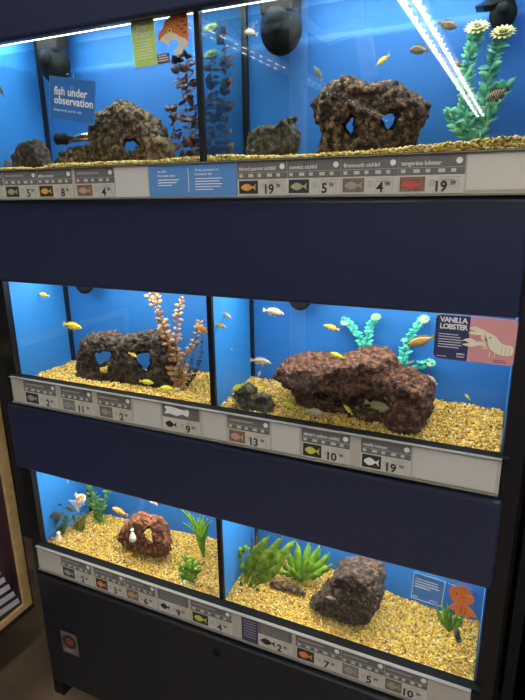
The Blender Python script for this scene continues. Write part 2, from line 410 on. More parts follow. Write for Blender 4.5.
def rock(label, blobs, m, Y, voxel=.0028, rough=.006, fine=.0025, cat='rock', cuts=(), name='lava_rock', fsc=70):
    """blobs: (px, py, rx_px, rz_px, dY, depth_m, tilt deg)"""
    mb = MB(); base = None
    for b in blobs:
        px, py, rx, rz = b[:4]; dy = b[4] if len(b) > 4 else 0; dep = b[5] if len(b) > 5 else None; tl = b[6] if len(b) > 6 else 0
        c = at(px, py, Y+dy); k = pxm(px, py, Y+dy)
        mb.ball(c, (rx*k, dep if dep else min(rx, rz)*k*1.1, rz*k), 20, 14, Matrix.Rotation(math.radians(tl), 3, 'Y'))
    zs = min(v[2] for v in mb.v); xs = [v[0] for v in mb.v]; base = Vector(((min(xs)+max(xs))/2, Y, zs))
    o = mb.build(name, m, loc=base)
    for v in o.data.vertices: v.co -= base
    r = o.modifiers.new('r', 'REMESH'); r.mode = 'VOXEL'; r.voxel_size = voxel
    dg = bpy.context.evaluated_depsgraph_get(); me = bpy.data.meshes.new_from_object(o.evaluated_get(dg)); o.modifiers.clear(); old = o.data; o.data = me
    if not me.materials: me.materials.append(m)
    sd = Vector((hash(len(label))*.37 % 9, base.x*7, base.z*5))
    ns = [v.normal.copy() for v in me.vertices]
    if cuts:
        bm = bmesh.new()
    for v, n in zip(me.vertices, ns):
        p = v.co
        d = rough*(noise.noise(p*24+sd)*1.2+noise.noise(p*50+sd)*.7)+fine*(noise.noise(p*fsc*1.6+sd)+abs(noise.noise(p*fsc*3+sd))*-1.1)
        v.co = p+n*d
    for v in me.vertices:   # stay inside the tank
        y = v.co.y+base.y
        if y > D-.003: v.co.y = D-.003-base.y
        if y < .008: v.co.y = .008-base.y
    me.polygons.foreach_set('use_smooth', [True]*len(me.polygons)); me.update()
    tag(o, label, cat); return o

def offset(pts, c, f): return [(c[0]+(x-c[0])*f, c[1]+(y-c[1])*f) for x, y in pts]
def loft(outs, Y, dep, sc=((0, .70), (.12, .90), (.45, 1), (.8, .93), (1, .72))):
    """pillow shaped solid whose outline at mid depth is the measured polygon"""
    mb = MB(); n = len(outs); c = (sum(p[0] for p in outs)/n, sum(p[1] for p in outs)/n); vs = []
    for t, f in sc:
        for x, y in offset(outs, c, f):
            p = at(x, y, Y); p = Vector((p.x, Y-dep/2+dep*t, p.z)); vs.append(p)
    fs = [tuple(range(n))]; k = len(sc)
    for r in range(k-1):
        for i in range(n): fs.append((r*n+i, (r+1)*n+i, (r+1)*n+(i+1) % n, r*n+(i+1) % n))
    fs.append(tuple((k-1)*n+i for i in range(n))[::-1]); return mb.add(vs, fs)
def fixn(me):
    bm = bmesh.new(); bm.from_mesh(me); bmesh.ops.recalc_face_normals(bm, faces=bm.faces); bm.to_mesh(me); bm.free()
def carved(label, pieces, m, holes=(), voxel=.0026, rough=.005, fine=.0028, name='lava_rock', seed=0, pits=.0):
    """pieces: (outline, Y, depth); holes: (px, py, rx, ry, Y, depth or None for through)"""
    me = bpy.data.meshes.new('tmp'); parts = MB()
    for pc in pieces: q = loft(*pc); parts.add(q.v, q.f)
    Y = pieces[0][1]
    xs = [v[0] for v in parts.v]; base = Vector(((min(xs)+max(xs))/2, Y, min(v[2] for v in parts.v)))
    parts.v = [tuple(Vector(v)-base) for v in parts.v]
    o = parts.build(name, m, loc=base); fixn(o.data)
    r = o.modifiers.new('r', 'REMESH'); r.mode = 'VOXEL'; r.voxel_size = voxel
    cut = []
    for (px, py, rx, ry, hy, dp) in holes:
        mb = MB(); d = (at(px, py, hy)-CAM).normalized(); c = at(px, py, hy); k = pxm(px, py, hy)
        u = Vector((1, 0, 0)); w = Vector((0, 0, 1)); n = 14; vs = []
        for t in (-.12, (.12 if dp is None else dp)):
            for i in range(n):
                an = 2*math.pi*i/n; j = 1+.18*math.sin(an*3+px)
                vs.append(c+d*t+u*(rx*k*j*math.cos(an))+w*(ry*k*j*math.sin(an))-base)
        mb.add(vs, [tuple(range(n)), tuple(range(n, 2*n))[::-1]]+[(i, i+n, (i+1) % n+n, (i+1) % n) for i in range(n)])
        co = mb.build('cut', None, loc=base); fixn(co.data); cut.append(co)
        bo = o.modifiers.new('b', 'BOOLEAN'); bo.operation = 'DIFFERENCE'; bo.object = co; bo.solver = 'EXACT'
    if cut:
        r = o.modifiers.new('r2', 'REMESH'); r.mode = 'VOXEL'; r.voxel_size = voxel
    sm = o.modifiers.new('s', 'SMOOTH'); sm.iterations = 1
    dg = bpy.context.evaluated_depsgraph_get(); me = bpy.data.meshes.new_from_object(o.evaluated_get(dg)); o.modifiers.clear(); o.data = me
    for co in cut: bpy.data.objects.remove(co)
    if not me.materials: me.materials.append(m)
    sd = Vector((seed*3.7, seed*1.3, seed*5.1))
    for v, n in zip(me.vertices, [v.normal.copy() for v in me.vertices]):
        p = v.co
        rid = 1-abs(noise.noise(p*38+sd))*2
        d = rough*(noise.noise(p*20+sd)*1.6+noise.noise(p*45+sd)*.9+(rid-.5)*.35)+fine*(1.9*noise.noise(p*85+sd)+1.3*noise.noise(p*150+sd)-2.2*max(0, .25-abs(noise.noise(p*60+sd*2))))
        v.co = p+n*d
    for v in me.vertices:
        y = v.co.y+base.y
        if y > D-.003: v.co.y = D-.003-base.y
        if y < .008: v.co.y = .008-base.y
    me.polygons.foreach_set('use_smooth', [True]*len(me.polygons)); me.update()
    return tag(o, label, 'rock')
# top tank
carved('dark triangular stone at the left end of the top tank', [([(17, 170), (16, 158), (22, 142), (38, 140), (44, 148), (50, 166), (49, 170)], .06, .05)], M_rblack, rough=.003, fine=.0012, seed=1)
carved('low flat brown stone lying under the steel pipe in the top tank', [([(57, 166), (62, 153), (72, 149), (90, 146), (100, 148), (101, 166)], .12, .05)], M_rbrown, rough=.004, seed=2)
carved('brown rock with a heart-shaped hole beside the fish under observation sign', [([(95, 162), (94, 140), (94, 118), (101, 112), (112, 109), (121, 99), (130, 104), (143, 110), (155, 118), (164, 130), (168, 150), (166, 164), (130, 166)], .10, .09)], M_rbrown,
       holes=[(128, 145, 4.5, 5, .10, None), (134, 145, 5, 5, .10, None), (131, 149, 5, 4, .10, None)], seed=3)
carved('rounded brown boulder in front of the heart-holed rock', [([(149, 166), (149, 148), (154, 139), (163, 136), (171, 141), (173, 152), (172, 166)], .035, .04)], M_rtan, rough=.003, seed=4)
carved('grey jagged stone right of the top tank divider', [([(248, 160), (247, 143), (250, 131), (260, 127), (270, 128), (281, 126), (288, 120), (293, 115), (297, 117), (294, 124), (300, 130), (299, 145), (294, 160)], .10, .06)], M_rgrey, rough=.004, seed=5)
carved('large brown rock with two window holes in the middle of the top tank', [([(318, 160), (321, 135), (314, 122), (313, 103), (322, 92), (333, 84), (345, 78), (362, 80), (374, 88), (385, 82), (400, 82), (410, 91), (422, 97), (432, 105), (430, 117), (420, 132), (410, 150), (400, 162), (360, 164)], .10, .11)], M_rlava,
       holes=[(350, 126, 6.5, 9.5, .10, None), (389, 119, 9.5, 9, .10, None), (348, 100, 11, 7, .05, -.005)], voxel=.003, rough=.006, seed=6)
# middle tank
carved('black lava rock double arch in the left half of the middle tank', [([(78, 385), (79, 360), (84, 338), (92, 332), (110, 332), (119, 337), (130, 333), (150, 329), (165, 333), (174, 342), (178, 360), (176, 384), (165, 390), (150, 386), (130, 386), (112, 384), (95, 386)], .095, .075)], M_rblack,
       holes=[(101, 358, 7.5, 5, .095, None), (107, 355, 6, 5, .095, None), (144, 361, 8.5, 9, .095, None), (105, 370, 5, 4, .095, None)], voxel=.0024, rough=.004, fine=.0025, seed=7)
carved('small grey hollow stone in front of the long slab rock', [([(231, 396), (238, 386), (249, 382), (255, 388), (254, 396), (262, 393), (271, 396), (275, 405), (272, 414), (258, 417), (248, 414), (240, 405)], .035, .035)], M_rgrey,
       holes=[(262, 403, 5, 5, .035, -.004)], voxel=.0018, rough=.003, fine=.0016, seed=8)
carved('long reddish brown slab rock filling the right half of the middle tank', [
       ([(279, 370), (283, 361), (300, 357), (322, 359), (328, 362), (345, 358), (365, 352), (382, 349), (394, 354), (404, 372), (400, 389), (370, 391), (335, 390), (300, 386), (286, 379)], .085, .15),
       ([(286, 374), (330, 383), (400, 383), (420, 392), (420, 424), (392, 423), (350, 416), (320, 409), (300, 398)], .118, .11),
       ([(396, 372), (408, 369), (418, 377), (430, 380), (433, 392), (431, 410), (424, 428), (408, 433), (392, 427), (386, 412), (390, 394)], .075, .12)], M_rred2,
       holes=[(328, 400, 15, 7, .09, .03), (366, 404, 20, 8, .09, .03)], voxel=.003, rough=.005, fine=.0026, seed=9)
# bottom tank
carved('red-brown rock with a round hole in the left half of the bottom tank', [([(118, 536), (122, 526), (131, 518), (138, 512), (150, 516), (160, 516), (166, 526), (171, 538), (169, 553), (158, 556), (140, 550), (124, 545)], .075, .05)], M_rred,
       holes=[(149, 535, 5, 7, .075, None), (132, 533, 3, 4, .06, -.01)], voxel=.002, rough=.004, fine=.0018, seed=10)
carved('large dark rock at the right of the bottom tank', [([(311, 600), (318, 592), (322, 584), (332, 578), (336, 566), (352, 562), (372, 561), (382, 570), (384, 590), (380, 606), (370, 618), (352, 616), (336, 610), (322, 607)], .085, .10)], M_rblack2,
       holes=[(342, 587, 12, 6, .04, .02)], voxel=.0026, rough=.006, fine=.0022, seed=11)

# ------------------------------------------------------------------ plants
def leaf(mb, base, d, L, Wd, n, curl=.25, seg=4, cup=0, shape=1.0):
    d = d.normalized(); s = d.cross(n)
    if s.length < 1e-4: s = d.orthogonal()
    s.normalize(); nn = s.cross(d).normalized(); vs = []; fs = []
    for k in range(seg+1):
        t = k/seg; w = Wd*math.sin(math.pi*min(.97, .06+t**shape*.92)) if k < seg else Wd*.04
        p = base+d*(L*t)-nn*(curl*L*t*t)
        vs += [p-s*w*.5+nn*cup*w, p, p+s*w*.5+nn*cup*w]
    for k in range(seg):
        a = k*3; fs += [(a, a+1, a+4, a+3), (a+1, a+2, a+5, a+4)]
    mb.add(vs, fs)
def interp(pts, t):
    n = len(pts)-1; k = min(int(t*n), n-1); f = t*n-k
    p0 = pts[max(k-1, 0)]; p1 = pts[k]; p2 = pts[k+1]; p3 = pts[min(k+2, n)]
    return .5*((2*p1)+(p2-p0)*f+(2*p0-5*p1+4*p2-p3)*f*f+(3*p1-p0-3*p2+p3)*f**3)
TILT = Matrix.Rotation(math.radians(38), 3, 'X')
def plant(name, label, stems, Y, lm, sm, L=.012, wd=.006, step=.009, whorl=3, flowers=None, fm=None, fc=None, base=None, taper=.5, up_=.5, bm=None, group=None, tiplm=None):
    """stems: lists of measured points (px,py[,Y])"""
    P = [[at(q[0], q[1], q[2] if len(q) > 2 else Y) for q in s] for s in stems]
    b = min((p for s in P for p in s), key=lambda v: v.z).copy()
    t = empty(name, b, label, 'plant', group)
    for s in P:
        s = [p-b for p in s]; L_ = sum((s[i+1]-s[i]).length for i in range(len(s)-1)); n = max(3, int(L_/step))
        cs = [interp(s, k/n) for k in range(n+1)]
        MB().tube(cs, [.0013-.0007*k/n for k in range(n+1)], 6).build('stem', sm, t, smooth=True)
        mb = MB()
        for k in range(n+1):
            f = k/n; sz = (1-taper*f)*R.uniform(.8, 1.15)
            a0 = R.uniform(0, 6.28)
            for w in range(whorl):
                a = a0+2*math.pi*w/whorl+R.uniform(-.3, .3)
                d = Vector((math.cos(a), math.sin(a)*.6, up_+R.uniform(-.35, .45)))
                base_ = cs[k]+Vector((0, 0, R.uniform(-.2, .2)*step))
                dd = d.normalized()
                leaf(mb, base_, d, L*sz, wd*sz, Vector((R.uniform(-.6, .6), -R.uniform(.5, 1.4), R.uniform(.2, .9))), R.uniform(.0, .5))
        o = mb.build('leaves', lm, t, smooth=True, thick=.0004)
    for (px, py, r, yy) in (flowers or []):
        c = at(px, py, yy if yy else Y)-b; mb = MB()
        for ring, (n, ll, el) in enumerate(((14, 1.0, .15), (12, .8, .5), (8, .5, 1.1))):
            for q in range(n):
                a = 2*math.pi*q/n+ring*.2; leaf(mb, c, TILT @ Vector((math.cos(a), math.sin(a), el)), r*ll, r*.38, TILT @ Vector((0, 0, 1)), .1)
        fo = mb.build('flower_head', fm, t, smooth=True, thick=.0004)
        MB().ball(c+TILT @ Vector((0, 0, r*.15)), (r*.28, r*.28, r*.22), 10, 6).build('flower_centre', fc or fm, fo, smooth=True)
    if bm:
        o = MB().ball((0, 0, .002), (.012, .012, .006), 14, 8).build('base', bm, t, smooth=True)
    return t
G_teal = leafmat('leaf_teal', (.12, .58, .38), (.50, .90, .62), .5)
G_teal2 = leafmat('leaf_aqua', (.03, .48, .42), (.20, .85, .70))
G_pur = leafmat('leaf_purple', (.045, .02, .028), (.17, .08, .085), .3)
G_pink = leafmat('leaf_pinkish', (.42, .17, .09), (.62, .42, .16), .35)
G_green = leafmat('leaf_green', (.08, .27, .02), (.30, .52, .06), .45)
G_lime = leafmat('leaf_lime', (.12, .34, .02), (.36, .60, .07), .5)
G_dkg = leafmat('leaf_dark_green', (.015, .10, .03), (.05, .22, .05), .3)
G_olive = leafmat('leaf_olive', (.13, .17, .01), (.32, .32, .04), .3)
G_cream = leafmat('petal_cream', (.60, .55, .22), (.85, .80, .45), .3)
S_green = mat('stem_green', (.12, .28, .06), .5, bump=.1)
S_brown = mat('stem_brown', (.16, .09, .05), .5, bump=.1)
S_teal = mat('stem_teal', (.04, .40, .26), .5, bump=.1)
stone_w = mat('pot_stone', (.55, .52, .42), .6, col2=(.4, .42, .25), scale=60, bump=.3)
# top
plant('plastic_plant', 'purple-brown leafy plastic plant left of the top tank divider', [[(193, 158), (190, 130), (184, 100), (178, 72), (176, 58)], [(194, 158), (196, 120), (189, 85), (186, 55)], [(188, 158), (178, 140), (172, 120), (170, 108)]], .12, G_pur, S_brown, L=.026, wd=.021, step=.014, whorl=2, up_=.3, taper=.2)
plant('plastic_plant', 'dark leafy plastic plant with two pale flower heads right of the top tank divider', [[(216, 158), (215, 120), (212, 85), (211, 58)], [(226, 158), (224, 110), (226, 70), (222, 35), (212, 28)], [(208, 157), (207, 125), (205, 100)]], .12, G_pur, S_brown, L=.024, wd=.021, step=.013, whorl=2, up_=.3, taper=.3,
      flowers=[(212, 54, .018, .10), (211, 28, .018, .10)], fm=G_cream, fc=stone_w)
plant('plastic_plant', 'tall teal plastic plant with two cream flower heads in the top tank', [[(470, 140), (466, 110), (466, 80), (472, 50), (477, 33)], [(478, 140), (484, 108), (488, 80), (494, 58), (502, 38)], [(480, 138), (490, 115), (500, 96), (506, 86)], [(464, 138), (456, 125), (450, 112)]],
      .125, G_teal, S_teal, L=.021, wd=.012, step=.0075, whorl=4, up_=.5, taper=.15, flowers=[(477, 28, .024, 0), (503, 33, .024, 0)], fm=G_cream, fc=M_ract)
# mid
plant('plastic_plant', 'tall tan and pink leafed plastic plant beside the black arch rock', [[(180, 390), (178, 365), (168, 340), (158, 315), (149, 295)], [(180, 390), (177, 360), (176, 335), (179, 310), (182, 300)], [(181, 390), (183, 370), (188, 352), (196, 338), (200, 322)], [(179, 390), (172, 360), (164, 330), (157, 300), (153, 292)]],
      .075, G_pink, S_brown, L=.022, wd=.014, step=.012, whorl=2, up_=.35, taper=.45, bm=stone_w)
plant('plastic_plant', 'forked teal plastic plant with pale flower tips standing behind the slab rock', [[(366, 365), (362, 345), (352, 328), (345, 320)], [(366, 365), (367, 345), (370, 328), (375, 319)]], .185, G_teal2, S_teal, L=.017, wd=.010, step=.0065, whorl=4, taper=.3,
      flowers=[(345, 322, .012, 0), (376, 317, .013, 0)], fm=leafmat('petal_aqua', (.25, .75, .45), (.70, .90, .50)), fc=G_cream)
plant('plastic_plant', 'curved teal plastic plant behind the right end of the slab rock', [[(402, 380), (403, 362), (407, 345), (415, 330), (423, 320)], [(404, 380), (412, 372), (422, 366), (430, 362)]], .185, G_teal2, S_teal, L=.018, wd=.011, step=.0065, whorl=4, taper=.3,
      flowers=[(424, 319, .014, 0), (431, 363, .012, 0)], fm=leafmat('petal_mint', (.20, .65, .40), (.65, .85, .50)), fc=G_cream)
plant('plastic_plant', 'small dark stemmed sprig between tan plant and middle divider', [[(186, 388), (190, 370), (194, 352), (197, 335)], [(186, 388), (196, 372), (202, 345), (204, 318)]], .10, leafmat('leaf_dusk', (.05, .07, .08), (.12, .12, .10)), S_brown, L=.013, wd=.007, step=.011, whorl=2)
# bottom
plant('plastic_plant', 'dark green bushy plant in the left corner of the bottom tank', [[(57, 541), (56, 530), (57, 518)], [(58, 541), (63, 528), (66, 518)], [(56, 541), (53, 532), (51, 520)]], .05, G_dkg, S_green, L=.024, wd=.018, step=.012, whorl=3)
plant('plastic_plant', 'olive leafy clump standing in gravel left of the red rock', [[(78, 537), (76, 525), (73, 517)], [(80, 537), (83, 526), (84, 516)], [(79, 537), (80, 527), (79, 518)]], .09, G_olive, S_green, L=.019, wd=.012, step=.007, whorl=4, up_=1.2)
plant('plastic_plant', 'tall green stemmed plant at the back left of the bottom tank', [[(98, 521), (95, 505), (90, 492), (88, 483)], [(99, 521), (98, 505), (95, 494)], [(99, 521), (103, 505), (108, 492), (112, 488)], [(97, 521), (92, 508), (88, 500)]], .15, leafmat('leaf_moss', (.05, .20, .03), (.25, .45, .08)), S_green, L=.022, wd=.012, step=.011, whorl=2)
plant('plastic_plant', 'leafy green plant set in a pale pebble base before the bottom divider', [[(187, 580), (182, 570), (179, 563)], [(188, 580), (188, 568), (184, 558)], [(190, 580), (196, 572), (201, 570)], [(190, 580), (194, 566), (192, 560)]], .03, G_lime, S_green, L=.021, wd=.017, step=.010, whorl=2, bm=None)
q = at(187, 583, .03)
tag(MB().ball((0, 0, 0), (.020, .012, .011), 18, 10).build('pale_stone', stone_w, smooth=True, loc=q), 'round pale stone at the foot of the small leafy green plant', 'stone')
plant('plastic_plant', 'round green leafed sprig just right of the bottom divider', [[(236, 565), (236, 555), (232, 548)], [(236, 565), (240, 553), (246, 549)]], .10, G_lime, S_green, L=.026, wd=.022, step=.010, whorl=2)
G_sword = leafmat('leaf_sword', (.10, .24, .02), (.36, .50, .06), .5, scale=70)
def strap(name, label, base, blades, Y, m, sm=S_green, wd=.012, wavy=.0, stemlen=.25):
    """blades: (tip px, tip py, width factor, dY, bend)"""
    b = at(*base, Y); t = empty(name, b, label, 'plant')
    for (px, py, w, dy, bend) in blades:
        tip = at(px, py, Y+dy)-b; n = 12; w *= 1.15; mb = MB(); vs = []; fs = []
        ph = R.uniform(0, 6)
        side = Vector((1, R.uniform(-.5, .5), 0)).normalized()
        dirv = tip.normalized(); s = dirv.cross(Vector((R.uniform(-.3, .3), 1, 0))).normalized()
        for k in range(n+1):
            f = k/n; p = tip*f+Vector((bend*math.sin(math.pi*f)*.02, 0, .012*math.sin(math.pi*f)*(1 if bend else 0)))
            ww = wd*w*(.12 if f < stemlen*.5 else max(.05, math.sin(math.pi*min(1, max(0.04, (f-stemlen*.5)/(1-stemlen*.5)))**.75)))*(1 if f < .98 else .3)
            q1 = wavy*math.sin(ph+f*22)*wd; q2 = wavy*math.sin(ph+1.5+f*25)*wd
            vs += [p-s*ww*.5+Vector((0, q1, q1*.3)), p+Vector((0, -.0008, 0)), p+s*ww*.5+Vector((0, q2, q2*.3))]
        for k in range(n): a = k*3; fs += [(a, a+1, a+4, a+3), (a+1, a+2, a+5, a+4)]
        mb.add(vs, fs).build('leaf', m, t, smooth=True, thick=.0005)
    return t
strap('grass_plant', 'clump of tall bright green grass left of the bottom divider', (204, 558), [(180, 508, 1, .01, 1), (183, 510, 1, 0, .8), (186, 510, 1.1, .01, .5), (189, 512, 1.1, -.01, .3), (193, 515, 1, 0, 0), (197, 516, 1, .02, 0), (200, 514, 1, .01, -.3), (204, 515, 1, 0, -.4), (208, 518, 1, 0, -.6), (212, 520, .9, 0, -.6), (188, 522, 1, -.01, .8), (193, 528, 1, -.01, .5), (199, 525, 1.1, -.01, 0), (183, 522, .8, .01, 1), (206, 530, .9, -.02, -.5), (196, 536, .9, -.02, .3)], .10, G_lime, wd=.013, stemlen=0)
strap('sword_plant', 'large broad-leaved green sword plant right of the bottom divider', (244, 594), [(270, 535, 1.7, .03, -.5), (283, 536, 1.6, .02, .2), (297, 538, 1.5, .05, .6), (262, 541, 1.1, .02, -.6), (284, 560, 1.1, -.01, .9), (240, 578, .5, -.01, 0), (259, 590, .5, -.01, .8), (256, 575, .6, -.02, .4)], .07, G_sword, wd=.019, wavy=.2, stemlen=.5)
strap('sword_plant', 'wavy-leaved green plant behind the dark rock in the bottom tank', (300, 582), [(286, 548, 1.1, .02, -.4), (297, 541, 1.5, .02, 0), (309, 541, 1.4, .02, .3), (320, 545, 1.5, .01, .5), (330, 552, 1.3, .01, .7), (333, 564, 1.1, .0, .8), (278, 562, 1.0, 0, -.5), (308, 560, 1.3, -.01, .3), (322, 574, 1.0, -.01, .6), (276, 574, .9, -.01, -.4), (290, 566, 1.1, -.01, 0)], .11, G_lime, wd=.015, wavy=.22, stemlen=.3)
strap('sword_plant', 'thin brown-tipped upright plant behind the sword plant', (256, 562), [(252, 530, .8, .01, -.4), (257, 531, .9, 0, 0), (262, 534, .9, .01, .4), (249, 540, .7, 0, -.6)], .17, leafmat('leaf_bronze', (.14, .09, .02), (.30, .22, .04)), wd=.010, stemlen=.1)
strap('grass_plant', 'spiky green tuft in front of the goldfish card', (449, 632), [(437, 606, 1, 0, -.5), (442, 602, 1, .01, -.2), (447, 602, 1.1, .01, 0), (452, 604, 1, .01, 0), (458, 605, 1, 0, .3), (463, 610, .9, 0, .5), (439, 614, .8, -.01, -.6), (461, 618, .8, -.01, .6), (450, 608, 1.2, -.01, 0)], .06, G_green, wd=.008, stemlen=0)

# ------------------------------------------------------------------ fish
def fishmat(name, back, belly, stripe=None, ns=0, sfac=.9, spot=None):
    m = bpy.data.materials.new(name); m.use_nodes = True; nt = m.node_tree; b = nt.nodes['Principled BSDF']
    b.inputs['Roughness'].default_value = .35
    tc = nt.nodes.new('ShaderNodeTexCoord'); sp = nt.nodes.new('ShaderNodeSeparateXYZ'); nt.links.new(tc.outputs['Object'], sp.inputs[0])
    mr = nt.nodes.new('ShaderNodeMapRange'); mr.inputs[1].default_value = -.12; mr.inputs[2].default_value = .08; nt.links.new(sp.outputs['Z'], mr.inputs[0])
    mx = nt.nodes.new('ShaderNodeMix'); mx.data_type = 'RGBA'; mx.inputs['A'].default_value = (*belly, 1); mx.inputs['B'].default_value = (*back, 1)
    nt.links.new(mr.outputs[0], mx.inputs['Factor']); out = mx.outputs['Result']
    if stripe:
        w = nt.nodes.new('ShaderNodeTexWave'); w.inputs['Scale'].default_value = ns; w.inputs['Distortion'].default_value = 1.5; nt.links.new(tc.outputs['Object'], w.inputs['Vector'])
        r = nt.nodes.new('ShaderNodeValToRGB'); r.color_ramp.elements[0].position = .45; r.color_ramp.elements[1].position = .6
        r.color_ramp.elements[1].color = (sfac, sfac, sfac, 1)
        nt.links.new(w.outputs['Fac'], r.inputs['Fac']); m2 = nt.nodes.new('ShaderNodeMix'); m2.data_type = 'RGBA'
        nt.links.new(r.outputs['Color'], m2.inputs['Factor']); nt.links.new(out, m2.inputs['A']); m2.inputs['B'].default_value = (*stripe, 1); out = m2.outputs['Result']
    if spot:
        n = nt.nodes.new('ShaderNodeTexNoise'); n.inputs['Scale'].default_value = 7; nt.links.new(tc.outputs['Object'], n.inputs['Vector'])
        r = nt.nodes.new('ShaderNodeValToRGB'); r.color_ramp.elements[0].position = .5; r.color_ramp.elements[1].position = .56
        nt.links.new(n.outputs['Fac'], r.inputs['Fac']); m2 = nt.nodes.new('ShaderNodeMix'); m2.data_type = 'RGBA'
        nt.links.new(r.outputs['Color'], m2.inputs['Factor']); nt.links.new(out, m2.inputs['A']); m2.inputs['B'].default_value = (*spot, 1); out = m2.outputs['Result']
    nt.links.new(out, b.inputs['Base Color']); return m
eye_m = mat('fish_eye', (.01, .01, .01), .15)
def finmat(name, c): 
    return leafmat(name, c, tuple(min(1, x*1.3+.03) for x in c), .45)
def fan(pts, m, name, parent, th=.012):
    # outline (x,z) in the fish's mid plane
    n = len(pts); vs = [(x, 0, z) for x, z in pts]
    return MB().add(vs, [tuple(range(n))]).build(name, m, parent, thick=th)
KINDS = {}
def fishmesh(kind, h, wd, tailf, bodym, finm, dorsal=True, fancy=False):
    # unit fish: nose at x=.5, tail tip at x=-.5
    prof = [(.5, .02), (.47, .22), (.42, .42), (.34, .68), (.24, .90), (.12, 1), (-.02, .92), (-.14, .70), (-.24, .44), (-.31, .28), (-.34, .26)]
    if fancy: prof = [(.5, .05), (.46, .40), (.40, .68), (.30, .92), (.18, 1), (.06, .92), (-.05, .62), (-.12, .36), (-.16, .24)]
    mb = MB(); vs = []; fs = []; n = 14
    for x, r in prof:
        for k in range(n):
            a = 2*math.pi*k/n; zz = math.sin(a)*r*h*(1.0 if math.sin(a) > 0 else .92)+ (.0 if x < .3 else -.02*h*(x-.3)*10)
            vs.append((x, math.cos(a)*(r**.8)*wd, zz))
    for i in range(len(prof)-1):
        for k in range(n): fs.append((i*n+k, i*n+(k+1) % n, (i+1)*n+(k+1) % n, (i+1)*n+k))
    fs.append(tuple(range(n))[::-1]); fs.append(tuple((len(prof)-1)*n+k for k in range(n)))
    mb.add(vs, fs); parts = [('body', mb, bodym, True)]
    xt = prof[-1][0]+.02
    def F(pts): q = MB(); q.add([(x, -.006, z) for x, z in pts]+[(x, .006, z) for x, z in pts], [tuple(range(len(pts))), tuple(range(len(pts), 2*len(pts)))[::-1]]+[(i, i+len(pts), (i+1) % len(pts)+len(pts), (i+1) % len(pts)) for i in range(len(pts))]); return q
    hh = h*.75 if not fancy else h*1.5
    parts.append(('tail_fin', F([(xt, .02), (xt-.06, hh*.5), (-.46, hh*tailf), (-.5, hh*tailf*.85), (-.5+.06*(tailf > .9), 0.0), (-.5, -hh*tailf*.85), (-.46, -hh*tailf), (xt-.06, -hh*.5), (xt, -.02)]), finm, False))
    if fancy: parts.append(('dorsal_fin', F([(.24, h*.85), (.16, h*1.75), (.02, h*1.5), (-.02, h*.8), (.06, h*.7)]), finm, False))
    else: parts.append(('dorsal_fin', F([(.28, h*.78), (.20, h*1.22), (.0, h*1.3), (-.18, h*1.05), (-.27, h*.75), (-.24, h*.35), (-.05, h*.75), (.12, h*.88)]), finm, False))
    parts.append(('anal_fin', F([(-.02, -h*.75), (-.08, -h*1.15), (-.22, -h*.95), (-.26, -h*.55), (-.2, -h*.4)]), finm, False))
    parts.append(('pelvic_fin', F([(.2, -h*.8), (.10, -h*1.35), (.04, -h*1.15), (.08, -h*.8)]), finm, False))
    for s in (-1, 1):
        q = MB(); q.add([(.24, s*wd*.9, 0), (.12, s*(wd+.05), .03), (.08, s*(wd+.05), -.05), (.2, s*wd*.95, -.06)], [(0, 1, 2, 3)])
        parts.append(('pectoral_fin', q, finm, False))
        e = MB().ball((.40, s*wd*.62, h*.14), (.028, .014, .028), 8, 6); parts.append(('eye', e, eye_m, True))
    KINDS[kind] = [(nm, q.mesh(nm), mm, sm) for nm, q, mm, sm in parts]
    for nm, me, mm, sm in KINDS[kind]:
        me.materials.append(mm)
        if sm: me.polygons.foreach_set('use_smooth', [True]*len(me.polygons))
Y1 = (.85, .55, .05); 
fishmesh('yellow', .145, .06, .9, fishmat('fish_yellow', (.80, .52, .03), (.88, .72, .20)), finmat('fin_yellow', (.80, .58, .06)))
fishmesh('lemon', .14, .06, .9, fishmat('fish_lemon', (.72, .72, .03), (.85, .85, .25)), finmat('fin_lemon', (.70, .70, .06)))
fishmesh('orange', .16, .07, .9, fishmat('fish_orange', (.85, .26, .02), (.92, .48, .05)), finmat('fin_orange', (.9, .45, .06)))
fishmesh('pale', .155, .06, .9, fishmat('fish_pale', (.50, .42, .30), (.78, .66, .48), (.30, .24, .18), 3.2, .5), finmat('fin_pale', (.55, .52, .48)))
fishmesh('olive', .15, .06, .9, fishmat('fish_olive', (.26, .25, .08), (.55, .50, .25), (.16, .14, .06), 3, .4), finmat('fin_olive', (.35, .33, .18)))
fishmesh('brown', .15, .06, .85, fishmat('fish_brown', (.24, .14, .04), (.48, .32, .10)), finmat('fin_brown', (.30, .20, .06)))
fishmesh('tan', .21, .07, .8, fishmat('fish_tan', (.17, .12, .07), (.38, .28, .14), (.08, .05, .03), 3.0, .6), finmat('fin_tan', (.25, .20, .12)))
fishmesh('striped', .22, .07, .7, fishmat('fish_striped', (.35, .25, .14), (.50, .36, .2), (.015, .012, .01), 3.6, 1), finmat('fin_striped', (.06, .05, .04)))
fishmesh('grey', .15, .06, .9, fishmat('fish_grey', (.12, .12, .10), (.40, .36, .26), (.05, .05, .04), 3, .6), finmat('fin_grey', (.25, .24, .2)))
fishmesh('fancy', .21, .12, 1.1, fishmat('fish_calico', (.85, .80, .72), (.90, .88, .84), spot=(.80, .25, .04)), finmat('fin_white', (.80, .78, .78)), fancy=True)
fishmesh('koi', .155, .09, .9, fishmat('fish_koi', (.85, .34, .04), (.88, .58, .18)), finmat('fin_koi', (.75, .42, .10)))
